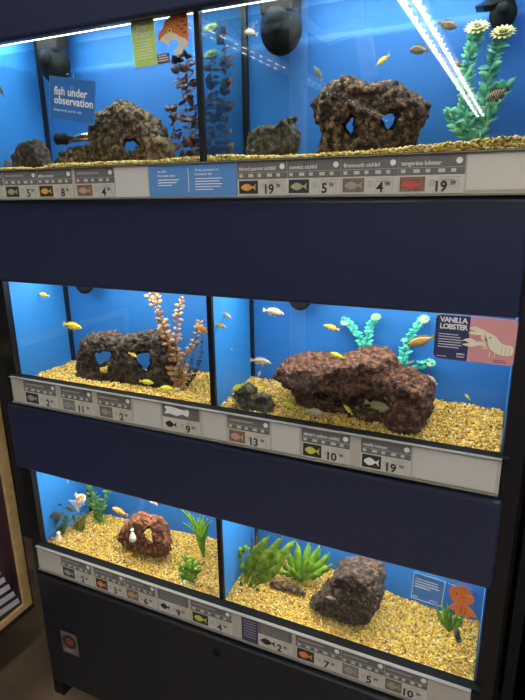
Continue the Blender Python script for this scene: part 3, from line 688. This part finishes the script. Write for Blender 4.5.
def fish(kind, nose, tail, Y, label, group=None, turn=0, name='aquarium_fish'):
    a, b = at(*nose, Y), at(*tail, Y); L = (a-b).length*1.12; x = (a-b).normalized()
    x = (x+Vector((0, turn, 0))).normalized(); L /= max(.3, math.sqrt(max(.05, 1-(x.y)**2)))
    z = Vector((0, 0, 1)); z = (z-x*z.dot(x)).normalized(); y = z.cross(x)
    t = link(name, None); t.matrix_world = Matrix.Translation((a+b)/2) @ Matrix((x, y, z)).transposed().to_4x4() @ Matrix.Diagonal((L, L, L, 1)); t.empty_display_size = .1
    tag(t, label, 'fish', group)
    for nm, me, mm, sm in KINDS[kind]:
        o = bpy.data.objects.new(nm, me); C.objects.link(o); o.parent = t
    return t
# top tank
fish('pale', (244, 31), (258, 35), .09, 'pale fish facing left beside the top tank divider edge', turn=.3)
fish('grey', (314, 67), (322, 80), .13, 'pale silver fish tilted nose up above the two-holed rock')
fish('yellow', (377, 65), (389, 55), .13, 'thin golden fish swimming above the two-holed rock')
fish('tan', (410, 50), (428, 50), .10, 'tan fish left of the teal plant, beneath the ceiling light reflection')
fish('tan', (456, 27), (439, 23), .12, 'brown fish by the ceiling light reflection, above and left of the flower heads')
fish('tan', (463, 67), (451, 62), .16, 'dark fish half hidden behind the left stem of the tall teal plant')
fish('striped', (487, 100), (508, 89), .05, 'black and tan striped fish at the far right of the top tank')
fish('grey', (-1, 86), (4, 96), .05, 'dark fish cut off at the left edge of the top tank')
fish('grey', (120, 122), (127, 110), .06, 'small greyish fish hovering before the heart-holed rock')
fish('grey', (2, 163), (14, 165), .05, 'small grey fish low at the left end of the top tank')
# middle tank
fish('yellow', (39, 294), (49, 296), .10, 'small yellow fish near the top left of the middle tank')
fish('yellow', (81, 328), (64, 324), .06, 'yellow fish with an orange cheek left of the black arch rock')
fish('lemon', (153, 383), (140, 381), .05, 'yellow fish lying at the foot of the black arch rock')
fish('yellow', (137, 357), (129, 353), .04, 'tiny cream fish in front of the black arch rock')
fish('lemon', (160, 388), (175, 389), .04, 'dull yellow fish on the gravel under the tan plant')
fish('orange', (196, 326), (209, 333), .03, 'orange fish left of the middle divider post')
fish('yellow', (225, 327), (214, 324), .025, 'golden yellow fish just right of the middle divider post')
fish('pale', (231, 318), (220, 312), .06, 'small pale fish above and right of the divider in the middle tank')
fish('pale', (231, 345), (232, 354), .10, 'tiny pale fish seen head-on near the divider', turn=-1.5)
fish('pale', (283, 314), (264, 310), .06, 'pale banded fish near the top of the middle tank')
fish('pale', (270, 363), (251, 360), .05, 'pale silver fish with dark eye left of the slab rock')
fish('pale', (260, 371), (258, 377), .11, 'tiny white fish near the gravel behind the hollow stone')
fish('lemon', (232, 391), (243, 384), .02, 'bright yellow fish resting on the hollow stone')
fish('lemon', (282, 403), (297, 408), .04, 'yellow fish between the hollow stone and the slab rock')
fish('pale', (323, 413), (306, 411), .025, 'pale fish hugging the gravel below the slab rock')
fish('yellow', (325, 325), (338, 330), .07, 'curved yellow and white fish at the top centre of the middle tank', turn=-.3)
fish('lemon', (331, 353), (344, 358), .07, 'yellow fish just above the slab rock')
fish('lemon', (323, 376), (321, 387), .04, 'small yellow fish upright against the slab rock face')
fish('lemon', (344, 405), (352, 414), .035, 'yellow fish diving at the lower edge of the slab rock')
fish('olive', (391, 411), (366, 402), .035, 'long olive fish before the lower right of the slab rock')
fish('olive', (393, 403), (382, 394), .045, 'short olive fish just above the long olive one')
fish('brown', (408, 345), (434, 337), .09, 'big brown fish left of the pink lobster card')
fish('olive', (407, 364), (414, 361), .12, 'small green fish above the right end of the slab rock')
fish('pale', (428, 376), (437, 384), .10, 'pale fish at the right end of the slab rock')
fish('lemon', (465, 394), (470, 400), .09, 'tiny yellow fish alone against the blue backdrop below the lobster card')
fish('lemon', (446, 424), (452, 428), .05, 'yellow fish half sunk in the gravel at the right of the middle tank')
# bottom tank
fish('koi', (41, 481), (49, 475), .06, 'orange goldfish at the top left corner of the bottom tank')
fish('fancy', (84, 496), (74, 506), .07, 'white and orange fancy goldfish in the left of the bottom tank')
fish('grey', (58, 504), (63, 506), .05, 'small grey fish left of the fancy goldfish')
fish('grey', (65, 507), (76, 511), .08, 'slim grey fish under the fancy goldfish')
fish('grey', (50, 517), (63, 514), .035, 'dark banded fish over the dark green corner plant')
fish('koi', (113, 508), (127, 515), .06, 'golden orange goldfish above and left of the red rock')
fish('koi', (124, 557), (132, 553), .03, 'pale orange goldfish nosing the gravel below the red rock')
fish('orange', (65, 532), (71, 530), .05, 'small orange fish by the olive clump')
fish('pale', (326, 597), (335, 599), .03, 'small white fish resting at the front of the dark rock')
fish('fancy', (60, 478), (68, 480), .12, 'pale fish at the water line right of the top left goldfish')
fish('fancy', (150, 501), (157, 503), .14, 'white fish near the surface above the red rock')
# small ornaments
def lathe(name, prof, m, loc, label, cat, sc=1, n=14):
    mb = MB(); mb.tube([(0, 0, z*sc) for r, z in prof], [max(.0002, r*sc) for r, z in prof], n); return tag(mb.build(name, m, smooth=True, loc=loc), label, cat)
w_m = mat('ornament_white', (.80, .76, .72), .5, bump=.2)
b = at(133, 540, .035); t = empty('ornament_figure', b, 'small white figure ornament standing before the red rock', 'ornament')
MB().tube([(0, 0, 0), (0, 0, .012), (0, 0, .024), (0, 0, .028)], [.012, .009, .004, .003], 12).build('robe', w_m, t, smooth=True)
MB().ball((0, 0, .033), .005, 10, 8).build('head', w_m, t, smooth=True)
b = at(59, 541, .03); t = empty('ornament_figure', b, 'pink and white figure ornament in the bottom left corner gravel', 'ornament')
MB().tube([(0, 0, -.002), (0, 0, .010), (.002, 0, .020), (.002, 0, .024)], [.012, .011, .006, .003], 12).build('body', mat('ornament_pink', (.75, .50, .42), .5), t, smooth=True)
MB().ball((.002, 0, .029), .0065, 10, 8).build('head', w_m, t, smooth=True)
rock('small reddish stone in the far left corner of the bottom tank', [(52, 544, 6, 4, 0, .012), (57, 546, 5, 3, 0, .01)], M_rred, .015, voxel=.002, rough=.002, fine=.001, name='small_stone')
rock('small grey stone beside the spiky green tuft', [(457, 633, 3, 6, 0, .008), (459, 639, 3, 4, 0, .008)], M_rgrey, .04, voxel=.0015, rough=.001, fine=.0006, name='small_stone')
rock('flat dark stone lying in gravel behind the sword plant', [(292, 588, 14, 3, 0, .012, 8), (280, 586, 10, 3, 0, .012)], M_rlava, .09, voxel=.002, rough=.002, fine=.001, name='small_stone')
# steel pipe
a, b = at(66, 139, .10), at(102, 135, .10); t = empty('steel_pipe', b, 'steel pipe with a ribbed black nozzle pointing left from the brown rock', 'pipe')
MB().tube([a-b, Vector((0, 0, 0))], .010, 20).build('tube', steel, t, smooth=True)
c = at(57, 139, .10)-b; MB().tube([c, c*.9+(a-b)*.1, c*.6+(a-b)*.4, (a-b)*1.0, (a-b)*.97], [.013, .015, .013, .014, .011], 20).build('nozzle', black_pl, t, smooth=True)

# pumps / return heads on the back wall
def pump(px, py, r, Y, label, wedge=False, boxy=True):
    c = at(px, py, Y); t = empty('water_pump', c, label, 'pump')
    MB().ball((0, 0, 0), (r, r*.8, r*1.15), 24, 16).build('housing', black_pl, t, smooth=True)
    MB().tube([(0, -r*.75, r*.2), (0, -r*.95, r*.2)], r*.45, 20).build('intake_grille', black_pl, t, smooth=True)
    if boxy: MB().box((-r*.8, -r*.6, r*.5), (r*.8, r*.55, r*2.2)).build('motor_block', black_pl, t, bevel=.004)
    if wedge:
        MB().add([(-r*2.0, -.02, r*.55), (r*1.0, -.02, r*1.9), (r*1.0, -.02, r*1.1), (-r*.8, -.02, r*.5), (-r*2.0, .02, r*.55), (r*1.0, .02, r*1.9), (r*1.0, .02, r*1.1), (-r*.8, .02, r*.5)],
                 [(0, 1, 2, 3), (7, 6, 5, 4), (0, 4, 5, 1), (1, 5, 6, 2), (2, 6, 7, 3), (3, 7, 4, 0)]).build('bracket', black_pl, t)
    MB().tube([(0, r*.5, r), (0, r*.7, r*2.4)], r*.14, 10).build('hose', black_pl, t, smooth=True)
    return t
pump(55, 64, .042, .155, 'black water pump behind the fish under observation sign')
pump(281, 28, .046, .15, 'large dark oval water pump in the upper middle of the top tank')
pump(503, 14, .024, .17, 'black round pump with a slanted bracket at the top right corner', wedge=True, boxy=False)
pump(84, 282, .030, .16, 'black pump head peeking below the fascia in the middle tank left half', boxy=False)
pump(300, 296, .030, .16, 'black pump head peeking below the fascia in the middle tank right half', boxy=False)

# ------------------------------------------------------------------ signs
def curvepts(pts, n=6):
    out = []; N = len(pts)
    for i in range(N):
        p0, p1, p2, p3 = [Vector((*pts[(i+k) % N], 0)) for k in (-1, 0, 1, 2)]
        for q in range(n):
            f = q/n; v = .5*((2*p1)+(p2-p0)*f+(2*p0-5*p1+4*p2-p3)*f*f+(3*p1-p0-3*p2+p3)*f**3); out.append((v.x, v.y))
    return out
s = Card('hanging_sign', (49.5, 75.5), (95.5, 81), (47.5, 118), -.004, cardblue, 'blue hanging sign reading fish under observation in white letters', 'sign', thick=.0015)
s.rects('border', [(0, 0, 1, .012), (0, .988, 1, 1), (0, 0, .012, 1), (.988, 0, 1, 1)], cardblue2, 1)
s.text('fish under', .11, .41, .185, white, bold=.03, spacing=1)
s.text('observation', .11, .62, .185, white, bold=.03, spacing=1)
s.text('temporarily not for sale', .11, .79, .065, white, spacing=1.0)
s.poly('hook_tab', [(.5+.05*math.cos(a*.5236), .22+.05*math.sin(a*.5236)) for a in range(12)], cardblue2, 1)
MB().tube([(.46*s.w+math.cos(a*.35)*.012, -.001, .000+math.sin(a*.35)*.008) for a in range(10)], .0012, 8).build('suction_hook', acrylic, s.o, smooth=True)
# tiger oscar sign
s = Card('hanging_sign', (130.5, 22), (189.5, 9.5), (132.5, 70.5), -.004, acrylic, 'clear sign with a green Tiger Oscar panel and an orange fish head drawing', 'sign', thick=.0015)
s.rect('green_panel', 0, 0, .40, .96, cardgreen)
s.text('Tiger', .07, .205, .115, white, z=3, bold=.06); s.text('Oscar', .07, .345, .115, white, z=3, bold=.06)
s.rects('small_print', [(.07, .42+k*.06, .07+(.26, .24, .27, .25, .27, .24, .26)[k], .437+k*.06) for k in range(7)], white, 2)
s.text('petco', .28, .89, .04, white)
s.poly('fish_head', curvepts([(.45, .40), (.50, .30), (.55, .24), (.60, .12), (.72, .04), (.86, .01), (.95, .06), (.96, .30), (.95, .55), (.93, .68), (.86, .72), (.83, .80), (.80, .84), (.74, .83), (.70, .74), (.76, .70), (.79, .62), (.76, .54), (.68, .52), (.63, .56), (.62, .64), (.56, .56), (.48, .50), (.45, .46)]), orange, 1, 'orange and cream fish head')
s.poly('fish_jaw', curvepts([(.48, .50), (.55, .40), (.66, .36), (.76, .42), (.84, .50), (.92, .56), (.93, .67), (.86, .72), (.83, .80), (.80, .84), (.74, .83), (.70, .74), (.76, .70), (.79, .62), (.76, .54), (.68, .52), (.63, .56), (.62, .64), (.56, .56)]), lobcream, 2)
s.poly('fish_eye', [(.655+.035*math.cos(a*.628), .33+.045*math.sin(a*.628)) for a in range(10)], cardgreen, 3)
s.poly('pupil', [(.655+.018*math.cos(a*.628), .33+.025*math.sin(a*.628)) for a in range(10)], ink, 4)
s.rects('scale_marks', [(.88, .10, .93, .13), (.85, .18, .90, .21), (.89, .26, .94, .29), (.83, .32, .88, .35), (.78, .25, .81, .28), (.87, .40, .92, .43)], brownred, 3)
s.rect('caption_panel', .41, .76, .62, .96, brownred, 1)
s.rects('caption_lines', [(.43, .79, .57, .81), (.43, .84, .60, .86), (.43, .89, .60, .91)], white, 2)
# vanilla lobster
s = Card('hanging_sign', (436.5, 314), (518.5, 320.5), (432.5, 357.5), -.024, cardpink, 'navy and pink Vanilla Lobster card with a cream lobster drawing', 'sign', thick=.0015, rnd=.006)
nv = [(0.0, .10), (.02, .03), (.055, 0), (.435, 0), (.435, 1), (.055, 1), (.02, .97), (0, .90)]
s.poly('navy_panel', nv, cardnavy, 1)
s.text('VANILLA', .055, .155, .112, white, bold=.05, spacing=.86); s.text('LOBSTER', .055, .305, .112, white, bold=.05, spacing=.86)
s.rects('small_print', [(.05, .42+k*.058, .05+(.25, .28, .32, .29, .30, .27)[k], .435+k*.058) for k in range(6)], white, 2); s.rect('web_line', .04, .93, .17, .94, white, 2)
s.text('petco', .30, .87, .05, white, bold=.02); s.rects('tag_line', [(.30, .91, .40, .925)], white, 2)
s.rects('fine_print', [(.76, .90, .90, .912), (.76, .94, .92, .955)], brownred, 2)
s.poly('lobster_body', curvepts([(.595, .27), (.66, .32), (.73, .36), (.79, .45), (.86, .55), (.97, .58), (.97, .76), (.88, .79), (.79, .76), (.71, .68), (.65, .57), (.63, .44)]), lobcream, 2)
for k, (x0, y0) in enumerate(((.43, .25), (.37, .52))):
    s.poly('claw', curvepts([(x0, y0), (x0+.08, y0-.04), (x0+.16, y0+.02), (x0+.19, y0+.08), (x0+.12, y0+.14), (x0+.04, y0+.13), (x0-.01, y0+.10), (x0+.07, y0+.06)]), lobcream, 3)
s.poly('claw_arm', curvepts([(.60, .32), (.64, .42), (.66, .50), (.62, .52), (.58, .42)]), lobcream, 2)
s.poly('claw_arm', curvepts([(.54, .55), (.60, .53), (.68, .58), (.66, .64), (.58, .61), (.54, .60)]), lobcream, 2)
s.rects('legs', [(.70, .74, .712, .86), (.76, .76, .772, .84), (.60, .66, .68, .675)], lobcream, 2)
s.rects('segment_lines', [(.84, .58, .846, .76), (.89, .60, .896, .77), (.935, .60, .941, .77)], greyink, 3)
s.poly('lobster_eye', [(.695+.009*math.cos(a*.785), .42+.018*math.sin(a*.785)) for a in range(8)], ink, 4)
# goldfish card in bottom tank
s = Card('hanging_sign', (414, 572.5), (445.5, 582), (413, 598), -.006, cardblue2, 'pale blue text card hung on the bottom tank glass at right', 'sign', thick=.0012)
s.rects('border', [(0, 0, .02, 1), (.98, 0, 1, 1), (0, .975, 1, 1)], white, 1)
s.rects('small_print', [(.08, .18+k*.10, .08+(.7, .74, .78, .5)[k], .21+k*.10) for k in range(4)], white, 2); s.rect('web_line', .06, .88, .22, .91, white, 2)
s.text('petco', .60, .90, .08, white, bold=.02)
gf = Card('hanging_sign', (447, 583), (482, 594), (446, 613), -.006, acrylic, 'clear sign with an orange fantail goldfish cutout beside the pale blue card', 'sign', thick=.0012)
gf.poly('goldfish_body', curvepts([(.10, .15), (.25, .02), (.45, .10), (.60, .20), (.78, .18), (.82, .38), (.66, .50), (.55, .52), (.40, .58), (.22, .48), (.12, .32)]), orange, 2, 'orange goldfish drawing')
gf.poly('goldfish_tail', curvepts([(.46, .48), (.62, .50), (.86, .66), (.98, .82), (.80, .84), (.74, .98), (.58, .88), (.44, .98), (.34, .82), (.14, .78), (.30, .60)]), orange, 3)
gf.poly('goldfish_fin', curvepts([(.30, .0), (.52, -.06), (.74, .08), (.62, .18), (.40, .10)]), orange, 1)
gf.rects('outline_marks', [(.3, .2, .34, .26), (.45, .3, .6, .315), (.5, .6, .52, .85), (.64, .62, .66, .84)], brownred, 4)

# ------------------------------------------------------------------ price labels
fish_cols = {'orange': orange, 'red': mat('photo_red', (.60, .07, .06), .5), 'white': white, 'grey': mat('photo_grey', (.30, .32, .32), .5), 'green': mat('photo_green', (.38, .42, .22), .5),
             'yellow': mat('photo_yellow', (.60, .55, .08), .5), 'amber': mat('photo_amber', (.75, .36, .06), .5), 'pink': mat('photo_pink', (.55, .32, .26), .5), 'black': ink}
bgs = {'dark': mat('photo_dark', (.03, .03, .025), .5), 'brown': mat('photo_brown', (.14, .08, .04), .5, col2=(.28, .18, .1), scale=300), 'paper': paper, 'mid': mat('photo_mid', (.12, .12, .10), .5, col2=(.3, .26, .2), scale=400)}
GR = ['price labels in the bottom rail', 'price labels in the middle rail', 'price labels in the top rail']
class LCard(Card):
    def __init__(s, name, row, px0, px1, m, label, cat, group, inset=.0015, thick=.0012, top=0.0, bot=1.0):
        zb, zt = RZ[row]; zm = (zb+zt)/2
        pyc = (630, 428, 176)[row]
        x0 = solvex(px0, zm); x1 = solvex(px1, zm)
        H = zt-zb; z_top = zt-inset-H*top; s.h = (H-2*inset)*(bot-top); s.w = x1-x0
        s.init(name, Vector((x0, RY-thick-.0003, z_top)), Vector((1, 0, 0)), Vector((0, 0, -1)), m, label, cat, group, thick)
def solvex(px, z):
    # world x on the rail whose picture column is px
    lo, hi = -1.0, 2.5
    for _ in range(40):
        mid = (lo+hi)/2; d = Vector((mid, RY, z))-CAM
        u = 262.5+FPX*d.dot(rt)/d.dot(fw)
        if u < px: lo = mid
        else: hi = mid
    return (lo+hi)/2
def swimmer(c, u0, v0, u1, v1, m, z=3):
    w, h = u1-u0, v1-v0
    pts = [(0, .5), (.12, .25), (.35, .05), (.6, .18), (.78, .42), (1, .1), (.95, .5), (1, .9), (.78, .58), (.6, .82), (.35, .95), (.12, .75)]
    c.poly('fish_picture', curvepts([(u0+p*w, v0+q*h) for p, q in pts], 3), m, z)
def price_label(row, x0, x1, name, dollars, cents, bg, fc, desc, plain=False, split=.42, info=True):
    c = LCard('price_label', row, x0, x1, paper, desc, 'price label', GR[row])
    hb = .52 if row == 2 else .48
    c.rect('header', 0, .0, 1, hb, header, 1)
    c.rects('icon_row', [(.04+k*.19, hb*.70, .11+k*.19+.03*(k % 2), hb*.88) for k in range(5)]+[(0, hb*.62, 1, hb*.635)], paper, 2) if not plain else None
    if plain and row == 1: c.poly('header_fish', curvepts([(.08, .10), (.20, .05), (.55, .12), (.72, .10), (.70, .34), (.55, .30), (.40, .38), (.20, .34), (.06, .36), (.12, .22)]), white, 2)
    elif plain: c.rects('header_lines', [(.06, hb*(.2+.2*k), .9, hb*(.24+.2*k)) for k in range(4)], greyink, 2)
    if name: c.text(name, .04, hb*.50, .115 if row == 2 else .10, white, z=2, bold=.01, spacing=.95)
    elif not plain: c.rects('header_text', [(.05, hb*.25, .62, hb*.40)], greyink, 2)
    if info and not plain:
        c.poly('info_dot', [(.91+.085*c.h/c.w*math.cos(a*.628), hb*.32+.085*math.sin(a*.628)) for a in range(10)], white, 2)
    c.rect('photo_panel', .03, hb+.04, split, .95, bg, 2)
    swimmer(c, .07, hb+.12, split-.04, .88, fc, 3)
    c.rects('small_print', [(split+.06, .66, split+.16, .68), (split+.06, .72, split+.15, .74), (split+.06, .78, split+.16, .80), (split+.20, hb+.06, .95, hb+.075), (split+.22, hb+.12, .85, hb+.135)], greyink, 2)
    c.rects('price_box', [(split+.20, .665, .92, .675), (split+.20, .665, split+.205, .97), (.915, .665, .92, .97)], greyink, 2)
    if dollars:
        n = len(dollars); r = c.h/c.w; x0 = .91-.20*r; c.text(dollars, x0-(.205*n+.03)*r, .95, .27, ink, z=3, bold=.035, spacing=.95)
        c.text(cents, x0, .79, .11, ink, z=3, bold=.02, spacing=.9)
    return c
# top rail
price_label(2, -30, 4, '', '9', '99', bgs['mid'], fish_cols['grey'], 'price label cut off at the left end of the top rail')
price_label(2, 5, 38, '', '5', '99', bgs['dark'], fish_cols['green'], 'price label 5.99 with a dark fish photo near the left of the top rail')
price_label(2, 38.5, 73, 'albino oscar', '8', '99', bgs['dark'], fish_cols['amber'], 'price label with a yellow-orange fish photo near the left of the top rail')
price_label(2, 76, 115, '', '4', '99', bgs['brown'], fish_cols['pink'], 'price label 4.99 with pale mottled photo beside the blank top rail card')
LCard('blank_card', 2, 115.5, 148.5, mat('blank_card_grey', (.62, .60, .57), .6), 'blank pale card left of the blue guarantee card', 'card', None)
c = LCard('guarantee_card', 2, 149.5, 237, cardblue2, 'long blue card about the 30-day guarantee in the top rail', 'card', None)
c.text('we offer', .11, .24, .075, white, bold=.02); c.text('free water tests', .11, .37, .075, white, bold=.02)
c.text('30-day guarantee on', .545, .22, .075, white, bold=.02); c.text('freshwater fish', .545, .35, .075, white, bold=.02)
c.rects('body_text', [(.11, .46+.085*k, .11+(.25, .22, .16)[k], .49+.085*k) for k in range(3)], white, 2)
c.rects('body_text', [(.545, .44+.085*k, .545+(.30, .27, .30, .28, .20)[k], .47+.085*k) for k in range(5)], white, 2)
c.poly('divider_line', [(.465, .12), (.47, .12), (.475, .5), (.47, .88), (.465, .88), (.468, .5)], white, 2)
price_label(2, 238, 287, 'blood parrot cichlid', '19', '99', bgs['dark'], fish_cols['amber'], 'blood parrot cichlid price label 19.99 right of the blue card')
price_label(2, 287.5, 341, 'convict cichlid', '5', '99', bgs['dark'], fish_cols['green'], 'convict cichlid price label 5.99 in the top rail')
price_label(2, 341.5, 398, 'firemouth cichlid', '4', '99', bgs['brown'], fish_cols['grey'], 'firemouth cichlid price label 4.99 in the top rail')
price_label(2, 398.5, 465, 'tangerine lobster', '19', '99', bgs['brown'], fish_cols['red'], 'tangerine lobster price label 19.99 at the right of the top rail')
LCard('blank_card', 2, 467, 530, mat('blank_card_cream', (.64, .60, .52), .6), 'blank cream strip at the right end of the top rail', 'card', None, top=.05, bot=.93)
# middle rail
price_label(1, 25, 57, '', '2', '99', bgs['dark'], fish_cols['grey'], 'leftmost price label in the middle rail, dark photo')
price_label(1, 62, 93, '', '11', '99', bgs['mid'], fish_cols['grey'], 'price label 11.99, second from the left in the middle rail')
price_label(1, 98.5, 132, '', '2', '99', bgs['brown'], fish_cols['grey'], 'price label with a brown photo, third from the left in the middle rail')
price_label(1, 163, 200, '', '9', '99', paper, fish_cols['black'], 'price label 9.99 with a black fish silhouette in the middle rail', plain=True)
price_label(1, 228, 270, '', '13', '99', bgs['brown'], fish_cols['pink'], 'price label 13.99 with a pinkish fish photo in the middle rail')
price_label(1, 302, 350, 'electric yellow cichlid', '10', '99', bgs['dark'], fish_cols['yellow'], 'electric yellow cichlid price label 10.99 in the middle rail')
price_label(1, 361, 411, 'vanilla lobster', '19', '99', bgs['dark'], fish_cols['white'], 'vanilla lobster price label 19.99, last in the middle rail')
for k, (a, b_, lb) in enumerate(((134, 161, 'blank white card between the brown photo label and the silhouette label'), (203, 226, 'blank white card below the middle tank divider'), (272, 300, 'blank white card between the 13.99 and 10.99 labels'), (413, 496, 'long blank white card at the right end of the middle rail'))):
    LCard('blank_card', 1, a, b_, mat('blank_card_white', (.60, .58, .54), .5), lb, 'card', None, top=.02, bot=.98)
# bottom rail
price_label(0, 62, 92, '', '2', '99', bgs['dark'], fish_cols['grey'], 'leftmost price label in the bottom rail, grey fish on black')
price_label(0, 95, 125, '', '3', '99', bgs['dark'], fish_cols['orange'], 'price label with an orange fish photo, second in the bottom rail')
price_label(0, 126, 156, '', '6', '99', bgs['brown'], fish_cols['pink'], 'price label with a pink-brown photo, third in the bottom rail')
price_label(0, 158.5, 189, '', '9', '99', paper, fish_cols['black'], 'price label with a black fish silhouette left of the bottom divider', plain=True)
price_label(0, 191.5, 232, '', '4', '99', bgs['dark'], fish_cols['yellow'], 'price label 4.99 with a yellow fish photo under the bottom divider')
c = LCard('info_card', 0, 242, 258, cardnavy, 'narrow navy text card in the middle of the bottom rail', 'card', None)
c.rects('body_text', [(.12, .12+.11*k, .88, .15+.11*k) for k in range(7)], greyink, 2)
price_label(0, 258.5, 292, '', '2', '99', paper, fish_cols['black'], 'price label 2.99 with a black fish silhouette beside the navy card', plain=True, split=.55)
price_label(0, 296, 341, '', '7', '99', bgs['dark'], fish_cols['orange'], 'price label 7.99 with an orange fish photo in the bottom rail')
price_label(0, 341.5, 384, '', '5', '99', bgs['mid'], fish_cols['grey'], 'price label 5.99 with a grey-green photo in the bottom rail')
price_label(0, 384.5, 427, '', '10', '99', bgs['brown'], fish_cols['grey'], 'price label 10.99 at the right of the bottom rail')

# ------------------------------------------------------------------ surroundings
# framed poster on the end of the neighbouring display, left
gold = mat('gold_wood', (.50, .34, .14), .4, col2=(.62, .44, .20), scale=30)
PX = -.10
t = empty('framed_poster', Vector((PX, -.45, -.265)), 'gold wood framed picture hanging at the left edge', 'framed picture')
y1, y0, z0, z1 = .0, -.62, -.262, .62
for a, b_ in (((PX-.02, y1-.032, z0), (PX, y1, z1)), ((PX-.02, y0, z0), (PX, y0+.022, z1)), ((PX-.02, y0+.022, z0), (PX, y1-.032, z0+.022)), ((PX-.02, y0+.022, z1-.022), (PX, y1-.032, z1))):
    box('frame_bar', a, b_, gold, t, bevel=.002)
box('picture', (PX-.016, y0+.022, z0+.022), (PX-.010, y1-.032, z1-.022), mat('picture_plum', (.035, .015, .022), .3, col2=(.07, .03, .04), scale=9), t)
mb = MB()
for k in range(5):
    z = z0+.028+k*.036; mb.add([(PX-.009, -.040-.012*k, z+.006), (PX-.009, -.30, z+.03), (PX-.009, -.30, z+.055), (PX-.009, -.044-.012*k, z+.026)], [(0, 1, 2, 3)])
mb.build('picture_stripes', mat('picture_white', (.60, .62, .66), .4), t, thick=.0008, loc=-t.location)
MB().box((PX-.0, -.005, z0+.09), (PX+.012, .012, z0+.13)).build('clip', acrylic, t, loc=-t.location)
sh = empty('display_shelf', Vector((-.5, -.45, FL)), 'dark brown display unit at the left edge carrying the framed picture', 'display unit')
dbr = mat('display_brown', (.045, .03, .018), .6, bump=.1)
box('end_panel', (-.15, -1.2, -.30), (-.1205, .02, 1.5), dbr, sh)
box('plinth', (-.60, -1.2, FL), (-.42, .02, -.30), dbr, sh)
box('top_board', (-.60, -1.2, -.30), (-.15, .02, -.28), dbr, sh)
# neighbour cabinet right
nb = empty('neighbouring_cabinet', Vector((1.7, .1, FL)), 'black cabinet standing right of the fish tank rack', 'cabinet')
box('carcass', (1.36, -.03, FL), (2.1, .25, 1.75), black, nb, bevel=.004)
box('trim_strip', (1.315, -.02, FL), (1.335, .02, 1.75), grey_dk if False else black_pl, nb)
g = empty('added_shade_shelf', Vector((.6, -4.1, FL)), 'long low dark shelf added unseen across the aisle to shade the lower rack', 'added shade shelf')  # unseen shelf, added to block low light and darken the lower panels
gm = mat('shade_shelf_dark', (.05, .04, .035), .6, bump=.1)
box('back_board', (-3, -4.2, FL), (4.5, -4.16, .95), gm, g); box('plinth', (-3, -4.16, FL), (4.5, -3.7, FL+.12), gm, g)
for z in (-.1, .3, .65): box('shelf_board', (-3, -4.16, z), (4.5, -3.75, z+.03), gm, g)
for x in (-3, -.5, 2, 4.45): box('end_panel', (x, -4.16, FL+.12), (x+.05, -3.7, .95), gm, g)
# things across the aisle, seen only as reflections in the top glass
wm = mat('white_metal', (.75, .76, .78), .5)
def rp(px, py, y):
    h = at(px, py, 0); d = h-CAM; d.y = -d.y; return h+d*(y/d.y)
t = empty('sign_frame', rp(371, 75, -3.0), 'white frame of a hanging aisle sign, seen mirrored in the top tank', 'sign frame')
def fb(nm, a, b_, r):
    o = MB().tube([rp(*a, -3.0)-t.location, rp(*b_, -3.0)-t.location], r, 4).build(nm, wm, t)
fb('frame_bar', (326, 38), (360, 25), .06); fb('frame_bar', (362, 26), (370, 78), .07); fb('frame_bar', (303, 20), (326, 39), .04); fb('frame_bar', (240, 34), (303, 21), .03)
fb('hanger', (362, 26), (362, -140), .004)
t = empty('shelf_upright', rp(297, 90, -3.2), 'white shelf upright across the aisle, seen mirrored in the top tank', 'shelf upright')
a, b_ = rp(289, 88, -3.2), rp(303, 0, -3.2)
box('upright', (a.x, -3.3, FL), (b_.x, -3.2, b_.z+.1), wm, t)
box('foot', (a.x-.1, -3.5, FL), (b_.x+.1, -3.1, FL+.04), wm, t)

# ------------------------------------------------------------------ world and view
w = bpy.data.worlds.new('world'); bpy.context.scene.world = w; w.use_nodes = True
w.node_tree.nodes['Background'].inputs[0].default_value = (.05, .055, .06, 1); w.node_tree.nodes['Background'].inputs[1].default_value = .3
vs = bpy.context.scene.view_settings; vs.view_transform = 'Standard'; vs.look = 'None'; vs.exposure = 0; vs.gamma = 1; vs.use_curve_mapping = False
